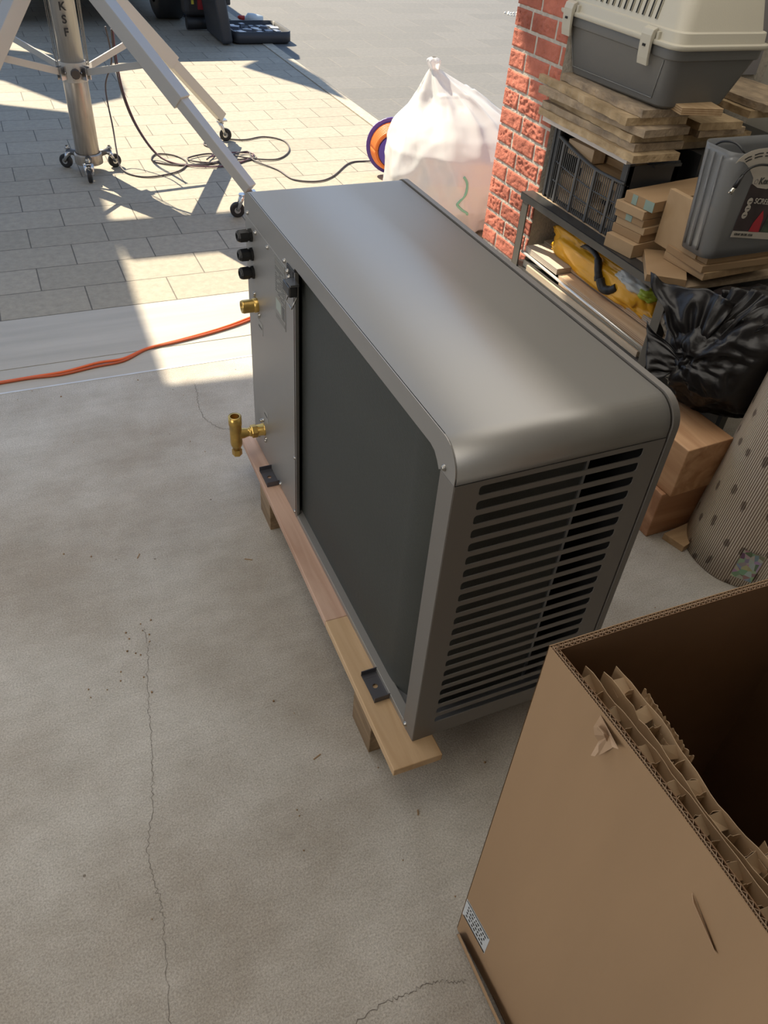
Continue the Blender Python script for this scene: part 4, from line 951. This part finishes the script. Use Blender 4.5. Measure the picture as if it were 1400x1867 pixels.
for j in range(nv + 1):
    z = .738 * j / nv; _, rx, ry, cx_, cy_ = pint(z)
    for i in range(nu):
        th = 2 * math.pi * i / nu; d = Vector((math.cos(th), math.sin(th), 0))
        up_ = min(1, max(0, (z - .46) / .14))
        fold = 1 - abs(noise.noise(Vector((math.cos(th) * 2.0 + z * 1.2, math.sin(th) * 2.0, z * 2.6)))) * 2.6
        fine_ = 1 - abs(noise.noise(Vector((math.cos(th) * 4.5, math.sin(th) * 4.5 + z * 3, z * 7 + 4)))) * 2.4
        rad_ = math.sin(th * 7 + 5 * noise.noise(Vector((z * 4, 0, 2)))) * up_
        f = 1 + .055 * fold + .028 * fine_ + .09 * rad_ + .07 * noise.noise(Vector((math.cos(th) * 1.3, math.sin(th) * 1.3, z * 4)))
        p = Vector((cx_ + d.x * rx * f, cy_ + d.y * ry * f, z + .012 * fold * (z > .1) * (z < .6)))
        p.z = max(.002, p.z); vs.append(p)
for j in range(nv):
    for i in range(nu): a = j * nu + i; b = j * nu + (i + 1) % nu; fs.append((a, b, b + nu, a + nu))
MB().add(vs, fs, True).build('bag_film', wf, wb)
q = blob('b', (1.84, 3.10, .43), .055, .05, .07, wf, 5, .4, 3, .9, 50, 30).build('film_ear', wf, wb)
ins = blob('b', (1.60, 2.86, .25), .22, .2, .21, wf, 15, .3, 2.5, .9, 60, 40).build('bag_filling', mat('foam_sheets', (.62, .56, .46), .7, var=.2, vscale=6), wb)
stp = mat('green_strap', (.22, .48, .34), .5); STRAP = [(1.467, 2.62, .305), (1.485, 2.60, .28), (1.47, 2.57, .245), (1.445, 2.56, .21), (1.43, 2.55, .195), (1.45, 2.53, .175), (1.48, 2.52, .16), (1.50, 2.50, .14)]
bag_film_o = [c for c in wb.children if c.name.startswith('bag_film')][0]
sp_pts = []
for p in STRAP:
    ok, co_, no_, _i = bag_film_o.closest_point_on_mesh(Vector(p) - Vector(wb.location)); sp_pts.append(co_ + Vector(wb.location) + (co_ - Vector((0, 0, .3))).normalized() * .002)
q = MB(); q.tube(spline(sp_pts, 5), .006, 6); q.build('green_strap', stp, wb)

rl = thing('cable_reel', 'purple cable reel wound with orange cord behind the rubbish bag', 'cable reel', (1.50, 3.55, 0))
pm = mat('purple_plastic', (.085, .045, .30), .35)
RC = Vector((1.565, 3.60, .160)); RA = Vector((-.42, -1, .0)).normalized(); RU = Vector((0, 0, 1)); RV = RA.cross(RU)
MB().lathe([(0, .03), (0, .157), (.010, .157), (.010, .03)], RC, RA, 44, False).build('reel_flange', pm, rl, bevel=.002)
MB().lathe([(.115, .03), (.115, .085), (.123, .085), (.123, .03)], RC, RA, 44, False).build('reel_flange', pm, rl, bevel=.002)
q = MB()
for i in range(7):
    for j in range(2):
        rr = .128 - i * .004 - j * .012; q.tube([RC + RA * (.018 + i * .0145) + RV * rr * math.cos(a) + RU * rr * math.sin(a) for a in [2 * math.pi * k_ / 36 for k_ in range(37)]], .0078, 6)
orange = mat('orange_cord', (.72, .13, .03), .5)
q.build('wound_cord', mat('orange_cord_bright', (.85, .22, .04), .5), rl)
MB().lathe([(0, .09), (.11, .09)], RC + RA * .01, RA, 30).build('reel_drum', pm, rl)

pts_ = [(-1.0, 1.865, .006), (-.704, 1.868, .006), (-.596, 1.872, .006), (-.485, 1.876, .006), (-.368, 1.900, .008), (-.28, 1.903, .008), (-.18, 1.955, .007), (-.048, 1.986, .006), (.114, 2.029, .006), (.254, 2.085, .006), (.5, 2.2, .006), (.9, 2.5, .006), (1.2, 3.1, .006)]
o = MB().tube(spline(pts_, 8), .0052, 8).build('orange_cord', orange); tag(o, 'orange extension cord crossing the pale concrete threshold behind the heat pump', 'cord', 'orange cords')
pts2 = [(x, y + .009 * math.sin(i * 1.3), .0055) for i, (x, y, z) in enumerate([(-1.0, 1.852, 0), (-.70, 1.855, 0), (-.60, 1.862, 0), (-.5, 1.866, 0), (-.38, 1.888, 0), (-.28, 1.890, 0), (-.18, 1.945, 0), (-.06, 1.973, 0), (.1, 2.02, 0), (.25, 2.074, 0), (.5, 2.19, 0)])]
o = MB().tube(spline(pts2, 8), .0045, 8).build('orange_cord', mat('orange_cord_dark', (.45, .09, .03), .5)); tag(o, 'darker thin cord running tight along the near side of the orange extension cord', 'cord', 'orange cords')

# ================================================================== LIFTING MAST ON TRIPOD
alu = mat('brushed_aluminium', (.60, .57, .52), .38, .55, var=.08, vscale=30, stretch=(4, 4, .3)); alul = mat('painted_aluminium', (.52, .49, .44), .45, .35); alud = mat('worn_tube', (.42, .37, .31), .35, .7, var=.22, vscale=18, stretch=(3, 3, .4))
chrome = mat('zinc', (.6, .6, .6), .25, 1); rub = mat('black_rubber', (.015, .015, .016), .55)
ms = thing('lifting_mast', 'aluminium lifting mast lettered KSF standing on a castered tripod outside', 'lifting mast', (-.10, 4.0, 0))
MX, MY = -.10, 4.0
MB().lathe([(.055, 0), (.055, .062), (.52, .062), (.52, 0)], (MX, MY, 0), (0, 0, 1), 36).build('mast_foot', alud, ms, bevel=.001)
mu = MB().lathe([(.50, .058), (.50, .060), (3.3, .060), (3.3, 0)], (MX, MY, 0), (0, 0, 1), 36).build('mast', alu, ms)
q = MB().lathe([(.455, .060), (.455, .067), (.545, .067), (.545, .060)], (MX, MY, 0), (0, 0, 1), 36, False)
q.build('collar', alul, ms, bevel=.001)
MB().lathe([(.96, .060), (.96, .085), (1.08, .085), (1.08, .060)], (MX, MY, 0), (0, 0, 1), 36, False).build('collar', alul, ms, bevel=.001)
MB().lathe([(0, .022), (.004, .024), (.022, .024), (.026, .020), (.026, 0)], (MX, MY - .066, .50), (0, -1, 0), 10, False).build('knob', mat('knob_brown', (.07, .055, .045), .5), ms)
kmat = mat('letter_black', (.02, .02, .02), .6)
for ch, z in (('K', .79), ('S', .735), ('F', .680), ('A', .90)):
    if ch == 'A': continue
    mt = Matrix.Translation((MX - .008, MY - .0618, z)) @ Matrix.Rotation(R_(90), 4, 'X'); text(ch, .050, kmat, mu, mt, bold=True)
# tripod legs with caster feet
def leg(fx, fy, topr=.16, ztop=.93, w=.034, inner=True, caster=True, swing=(0, 0), fz=.14):
    d = Vector((fx - MX, fy - MY, 0)).normalized(); A = Vector((fx, fy, fz)); slope = (ztop - fz) / (math.hypot(fx - MX, fy - MY) - topr)
    T_ = Vector((MX + d.x * topr, MY + d.y * topr, ztop)); ax = (T_ - A).normalized(); side = Vector((-d.y, d.x, 0)); up = ax.cross(side).normalized()
    if up.z < 0: up = -up
    def bar(a, b, hw, hh, nm, m):
        q = MB(); vs = []
        for p in (a, b):
            for (s1, s2) in ((-1, -1), (1, -1), (1, 1), (-1, 1)): vs.append(p + side * hw * s1 + up * hh * s2)
        q.add(vs, [(0, 1, 2, 3), (4, 7, 6, 5), (0, 4, 5, 1), (1, 5, 6, 2), (2, 6, 7, 3), (3, 7, 4, 0)]); return q.build(nm, m, ms, bevel=.003)
    ext = A.lerp(T_, .42)
    l = bar(A, T_ + ax * .10, w * .80, w * .8, 'leg', alul)
    bar(ext, T_ + ax * .10, w, w * 1.15, 'leg_sleeve', alul)
    q = MB().box(fx - .028, fx + .028, fy - .028, fy + .028, fz - .022, fz - .014); q.tube([(fx, fy, fz - .02), (fx, fy, fz - .04)], .012, 10); q.build('leg_plate', chrome, l)
    if caster: make_caster(fx + swing[0], fy + swing[1], l, swing, top=fz - .03)
    return A, T_, ax, side
def make_caster(x, y, par, face, rr=.037, top=.095):
    a = math.atan2(face[1], face[0]); dv = Vector((math.cos(a), math.sin(a), 0)); sd_ = Vector((-dv.y, dv.x, 0)); c = Vector((x, y, rr))
    q = MB().lathe([(-.012, 0), (-.012, rr * .8), (-.009, rr), (.009, rr), (.012, rr * .8), (.012, 0)], c, sd_, 28, False); wh = q.build('wheel', rub, par, bevel=.001)
    MB().lathe([(-.0135, 0), (-.0135, rr * .42), (.0135, rr * .42), (.0135, 0)], c, sd_, 20, False).build('hub', chrome, wh)
    q = MB()
    for s in (-1, 1):
        e = c + sd_ * .016 * s; b = c + Vector((0, 0, top - rr)) - dv * .030
        q.tube([e, e.lerp(b + sd_ * .016 * s, .6) + Vector((0, 0, 0)), b + sd_ * .014 * s], [.010, .010, .014], 8)
    q.tube([c + Vector((0, 0, top - rr - .004)) - dv * .03, c + Vector((0, 0, top - rr + .006)) - dv * .03], .020, 14)
    q.build('fork', chrome, par)
FRL = leg(.757, 4.405, swing=(.018, -.004), ztop=.93, topr=.165)
NRL = leg(.575, 3.150, swing=(-.070, .01), ztop=.93, topr=.165)
NLL = leg(-.86, 3.42, swing=(-.03, -.01), ztop=.93, topr=.165)
FLL = leg(-.80, 4.80, swing=(-.03, .01), ztop=.93, topr=.165)
def brace(L4, t):
    A, T_, ax, side = L4; P = A.lerp(T_, t); d = Vector((P.x - MX, P.y - MY, 0)).normalized(); a = Vector((MX, MY, .50)) + d * .068
    q = MB(); u = (P - a).normalized(); s = u.cross(Vector((0, 0, 1))).normalized(); up = s.cross(u)
    vs = []
    for p in (a, P):
        for (s1, s2) in ((-1, -1), (1, -1), (1, 1), (-1, 1)): vs.append(p + s * .004 * s1 + up * .016 * s2)
    q.add(vs, [(0, 1, 2, 3), (4, 7, 6, 5), (0, 4, 5, 1), (1, 5, 6, 2), (2, 6, 7, 3), (3, 7, 4, 0)])
    q.build('brace', alul, ms, bevel=.001)
    q = MB(); e = Vector((MX, MY, .50)) + d * .058
    for sg in (-1, 1):
        vs = []
        for p in (e + s * .014 * sg, e + d * .042 + s * .014 * sg):
            for (s1, s2) in ((-1, -1), (1, -1), (1, 1), (-1, 1)): vs.append(p + s * .003 * s1 + Vector((0, 0, .030)) * s2)
        q.add(vs, [(0, 1, 2, 3), (4, 7, 6, 5), (0, 4, 5, 1), (1, 5, 6, 2), (2, 6, 7, 3), (3, 7, 4, 0)])
    q.tube([a - s * .02 + Vector((0, 0, 0)), a + s * .02], .006, 8)
    q.build('brace_bracket', chrome, ms)
for L4, t in ((FRL, .62), (NRL, .60), (NLL, .62), (FLL, .62)): brace(L4, t)
# caster base
base_pts = [(-.215, 4.085), (-.125, 3.815), (.040, 4.040)]
q = MB(); q.lathe([(.045, 0), (.045, .074), (.095, .074), (.10, .066)], (MX, MY, 0), (0, 0, 1), 30); q.build('base_hub', alud, ms, bevel=.002)
for (x, y) in base_pts:
    d = Vector((x - MX, y - MY, 0)).normalized(); a = Vector((MX, MY, .082)) + d * .06; b = Vector((x, y, .092)) - d * .02
    q = MB(); q.tube([a, a.lerp(b, .5), b], [.020, .015, .017], 8); arm = q.build('base_arm', mat('cast_grey', (.12, .12, .12), .4, .6), ms)
    MB().lathe([(0, .013), (.012, .013), (.012, .008), (.02, .008)], (b.x, b.y, .098), (0, 0, 1), 6, False).build('bolt', chrome, arm)
    make_caster(x, y, arm, (d.x, d.y), .036, .085)
# wire ropes beside the mast
q = MB()
for dx in (-.088, -.080, -.070, .078, .086, .092): q.tube([(MX + dx, MY - .02, 1.4), (MX + dx * .88, MY + .01, .52)], .0018, 6)
q.build('wire_rope', mat('rope_steel', (.35, .33, .31), .4, .8), ms)

# power cables hanging from the mast to the drive
cbl = mat('grey_cable', (.07, .055, .055), .5)
def cable(name, pts_, r_, label, m=cbl, n=10): return tag(MB().tube(spline(pts_, n), r_, 8).build(name, m), label, 'cable', 'cables from the mast')
cable('cable', [(.115, 4.2, .66), (.125, 4.22, .50), (.075, 4.25, .36), (.07, 4.15, .18), (.06, 4.05, .08), (.06, 3.98, .02), (.10, 3.88, .006), (.20, 3.82, .006), (.36, 3.88, .006), (.44, 4.02, .006), (.40, 4.16, .006), (.30, 4.20, .006), (.26, 4.08, .006), (.40, 3.98, .006), (.62, 3.99, .008), (.80, 4.02, .006)], .0045, 'thin dark cable hanging closest to the mast and looping on the pavers')
cable('cable', [(.150, 4.25, .64), (.150, 4.28, .50), (.16, 4.27, .34), (.20, 4.24, .18), (.27, 4.15, .05), (.34, 4.05, .008), (.44, 3.98, .006), (.56, 3.97, .006), (.68, 4.06, .010), (.60, 4.14, .010), (.46, 4.08, .010), (.52, 3.99, .012), (.70, 3.96, .006), (.86, 4.02, .006)], .0048, 'dark cable hanging beneath the tripod leg and coiling into the pile, left of two')
cable('cable', [(.158, 4.25, .64), (.160, 4.28, .48), (.172, 4.27, .32), (.215, 4.23, .16), (.285, 4.13, .04), (.36, 4.02, .010), (.50, 3.93, .008), (.66, 3.92, .006), (.80, 4.00, .008), (.86, 4.10, .008), (.72, 4.13, .012), (.58, 4.06, .014)], .0042, 'purplish cable hanging beneath the tripod leg, right of two', mat('purple_cable', (.12, .05, .07), .5))
cable('cable', [(.56, 4.02, .016), (.66, 4.20, .010), (.62, 4.34, .006), (.72, 4.44, .006), (.88, 4.38, .006), (1.03, 4.42, .006), (1.13, 4.32, .006), (1.10, 4.12, .006), (.98, 3.98, .006), (.84, 4.00, .010), (.74, 4.08, .014), (.84, 4.12, .014), (.83, 3.98, .010), (.92, 3.80, .006), (.96, 3.62, .006), (1.08, 3.56, .006), (1.20, 3.62, .006), (1.38, 3.82, .006), (1.50, 3.84, .006), (1.62, 3.74, .03), (1.60, 3.64, .06)], .0045, 'grey cable making a wide loop on the drive and running to the cable reel')

# ================================================================== VAN, TOOL CASES
vm = mat('van_dark_paint', (.035, .038, .045), .3, .3); vb = mat('van_bumper', (.02, .02, .02), .6)
vn = thing('van', 'dark van parked on the pavers, only its underside and rear tyre in view', 'van', (.45, 10.2, 0))
prf = [(7.98, .30), (7.93, .60), (7.98, 1.1), (8.10, 1.85), (8.35, 1.97), (11.2, 1.97), (12.0, 1.2), (12.9, .95), (13.0, .35)]
MB().prism([(y, z) for y, z in prf], 'X', -.46, 1.40).build('body', vm, vn, bevel=.04, seg=3)
MB().box(-.44, 1.38, 7.90, 8.0, .30, .52).build('bumper', vb, vn, bevel=.02)
MB().box(-.35, 1.05, 8.05, 12.6, .22, .31).build('underbody', vb, vn)
for x in (1.115, -.43):
    for y in (8.33, 11.9):
        q = MB().lathe([(0, .20), (.0, .30), (.02, .335), (.24, .335), (.262, .30), (.262, .20)], (x, y, .336), (1, 0, 0), 44); wh = q.build('tyre', rub, vn)
        MB().lathe([(.03, 0), (.03, .20), (.23, .20), (.23, 0)], (x, y, .336), (1, 0, 0), 30, False).build('rim', mat('alloy', (.4, .4, .42), .3, .9), wh)
for x in (.05, .12): MB().tube([(x, 7.95, .27), (x, 8.6, .27)], .03, 12).build('exhaust', chrome, vn)
for x in (-.40, 1.30): MB().box(x, x + .06, 7.90, 8.0, 1.0, 1.35).build('tail_light', mat('tail_red', (.4, .02, .02), .3), vn)

case_m = mat('case_charcoal', (.035, .037, .042), .5, bump=.2, bscale=200)
tc_ = thing('tool_case', 'open charcoal tool case with its lid upright on the drive beside the van', 'tool case', (1.85, 7.35, 0))
q = loft([rrect(1.60, 2.10, 7.12, 7.62, .05, .004), rrect(1.58, 2.12, 7.10, 7.64, .06, .02), rrect(1.58, 2.12, 7.10, 7.64, .06, .10)], True, False); q.build('case_tray', case_m, tc_, solid=.012)
MB().box(1.60, 2.10, 7.12, 7.62, .05, .062).build('foam_insert', mat('foam_insert', (.09, .10, .115), .8), tc_)
random.seed(5)
for i in range(5):
    for j in range(4):
        x = 1.635 + i * .095; y = 7.15 + j * .115; m_ = MB().box(x, x + random.uniform(.04, .08), y, y + random.uniform(.03, .09), .0625, .0625 + random.uniform(.01, .035), rotz(random.uniform(-30, 30), (x + .03, y + .04, 0)))
        m_.build('case_tool', mat('tool_grey', (.20, .23, .28), .4, .5) if (i + j) % 3 else mat('tool_light', (.45, .45, .45), .4, .5), tc_, bevel=.003)
lid = MB(); lid.prism([(7.06, .02), (7.64, .02), (7.64, .50), (7.58, .56), (7.12, .56), (7.06, .50)], 'X', 1.46, 1.56, rot(-8, 'Y', (1.56, 7.3, .02))); lid.build('case_lid', case_m, tc_, bevel=.025, seg=3)
MB().box(1.555, 1.60, 7.25, 7.40, .28, .38).build('handle', case_m, tc_, bevel=.01)
sc = thing('tool_bag', 'dark tool bag with red panels standing behind the open tool case', 'tool bag', (1.36, 7.9, 0))
MB().box(1.28, 1.56, 7.69, 7.88, .12, .62).build('bag_body', mat('bag_black', (.02, .02, .022), .6), sc, bevel=.04, seg=3)
MB().box(1.40, 1.56, 7.66, 7.69, .18, .60).build('red_panel', mat('bag_red', (.25, .01, .015), .6), sc)
MB().tube([(1.30, 7.76, .06), (1.55, 7.76, .06)], .055, 16).build('bag_wheel', rub, sc)
MB().box(1.345, 1.365, 7.675, 7.695, .22, .25).build('yellow_tag', mat('tag_yellow', (.6, .5, .05), .6), sc)
q = MB().box(1.43, 1.62, 8.30, 8.65, .0, .55); tag(q.build('crate', mat('blue_crate', (.02, .04, .13), .5), bevel=.01), 'dark blue crate standing on the drive beside the van tyre', 'crate')
q = thing('spray_bottle', 'small white bottle with a red cap lying behind the open tool case', 'bottle', (1.98, 7.85, 0))
MB().lathe([(0, 0), (.005, .05), (.10, .055), (.15, .05), (.17, .02), (.18, .02)], (2.06, 7.82, .056), (-1, .12, .15), 20).build('bottle_body', mat('bottle_white', (.6, .65, .65), .4), q)
MB().lathe([(.18, 0), (.18, .022), (.23, .018), (.25, 0)], (2.06, 7.82, .056), (-1, .12, .15), 14).build('cap', mat('cap_red', (.5, .03, .02), .5), q)

# ================================================================== small debris and cracks on the concrete
random.seed(31); db = MB()
for (cx_, cy_, n, sp__) in ((-.47, .55, 9, .05), (-.55, .42, 6, .03), (-.3, .2, 5, .25), (-.35, 1.0, 10, .35), (-.1, -.1, 6, .2), (-.3, 1.5, 8, .25), (.8, .15, 6, .2)):
    for _ in range(n):
        x = cx_ + random.gauss(0, sp__); y = cy_ + random.gauss(0, sp__); r_ = random.uniform(.0012, .0032)
        if -.03 < x < .46 and -.02 < y < 1.15: continue
        db.lathe([(-r_, 0), (0, r_), (r_, 0)], (x, y, r_ * .5), (random.random() - .5, random.random() - .5, .3), 6)
for (x, y, a, l_) in ((-.18, .10, 20, .02), (-.42, .85, 60, .018), (-.15, .75, -30, .022), (-.02, -.1, 70, .012)): db.box(x, x + l_, y, y + .0025, 0, .0018, rotz(a, (x, y, 0)))
tag(db.build('floor_crumbs', mat('crumbs', (.30, .19, .10), .8)), 'tiny brown crumbs and chips scattered over the concrete floor', 'crumbs', kind='stuff')
def crack(pts_, wdt, nm):
    P = spline([(x, y, 0) for x, y in pts_], 14); q = MB(); vs = []; random.seed(len(pts_))
    for i, p in enumerate(P):
        t = (P[min(i + 1, len(P) - 1)] - P[max(i - 1, 0)]).normalized(); s = Vector((-t.y, t.x, 0)); j = random.gauss(0, .0022); w2 = wdt * random.uniform(.4, 1.1)
        vs += [p + s * (j - w2) + Vector((0, 0, .0006)), p + s * (j + w2) + Vector((0, 0, .0006))]
    q.add(vs, [(2 * i, 2 * i + 1, 2 * i + 3, 2 * i + 2) for i in range(len(P) - 1)]); q.build('floor', mat('crack_dark', (.16, .14, .12), .9), kind='structure')
crack([(-.070, 1.67), (-.078, 1.60), (-.090, 1.528), (-.088, 1.45), (-.056, 1.379), (-.02, 1.36)], .0009, 'a')
crack([(-.45, .60), (-.455, .53), (-.48, .40), (-.492, .303), (-.505, .22), (-.520, .132), (-.552, .022), (-.548, -.06), (-.552, -.131), (-.573, -.279)], .0006, 'b')
crack([(-.30, -.40), (-.226, -.3896), (-.18, -.392), (-.1306, -.3918), (-.10, -.405), (-.0757, -.4144)], .0009, 'c')
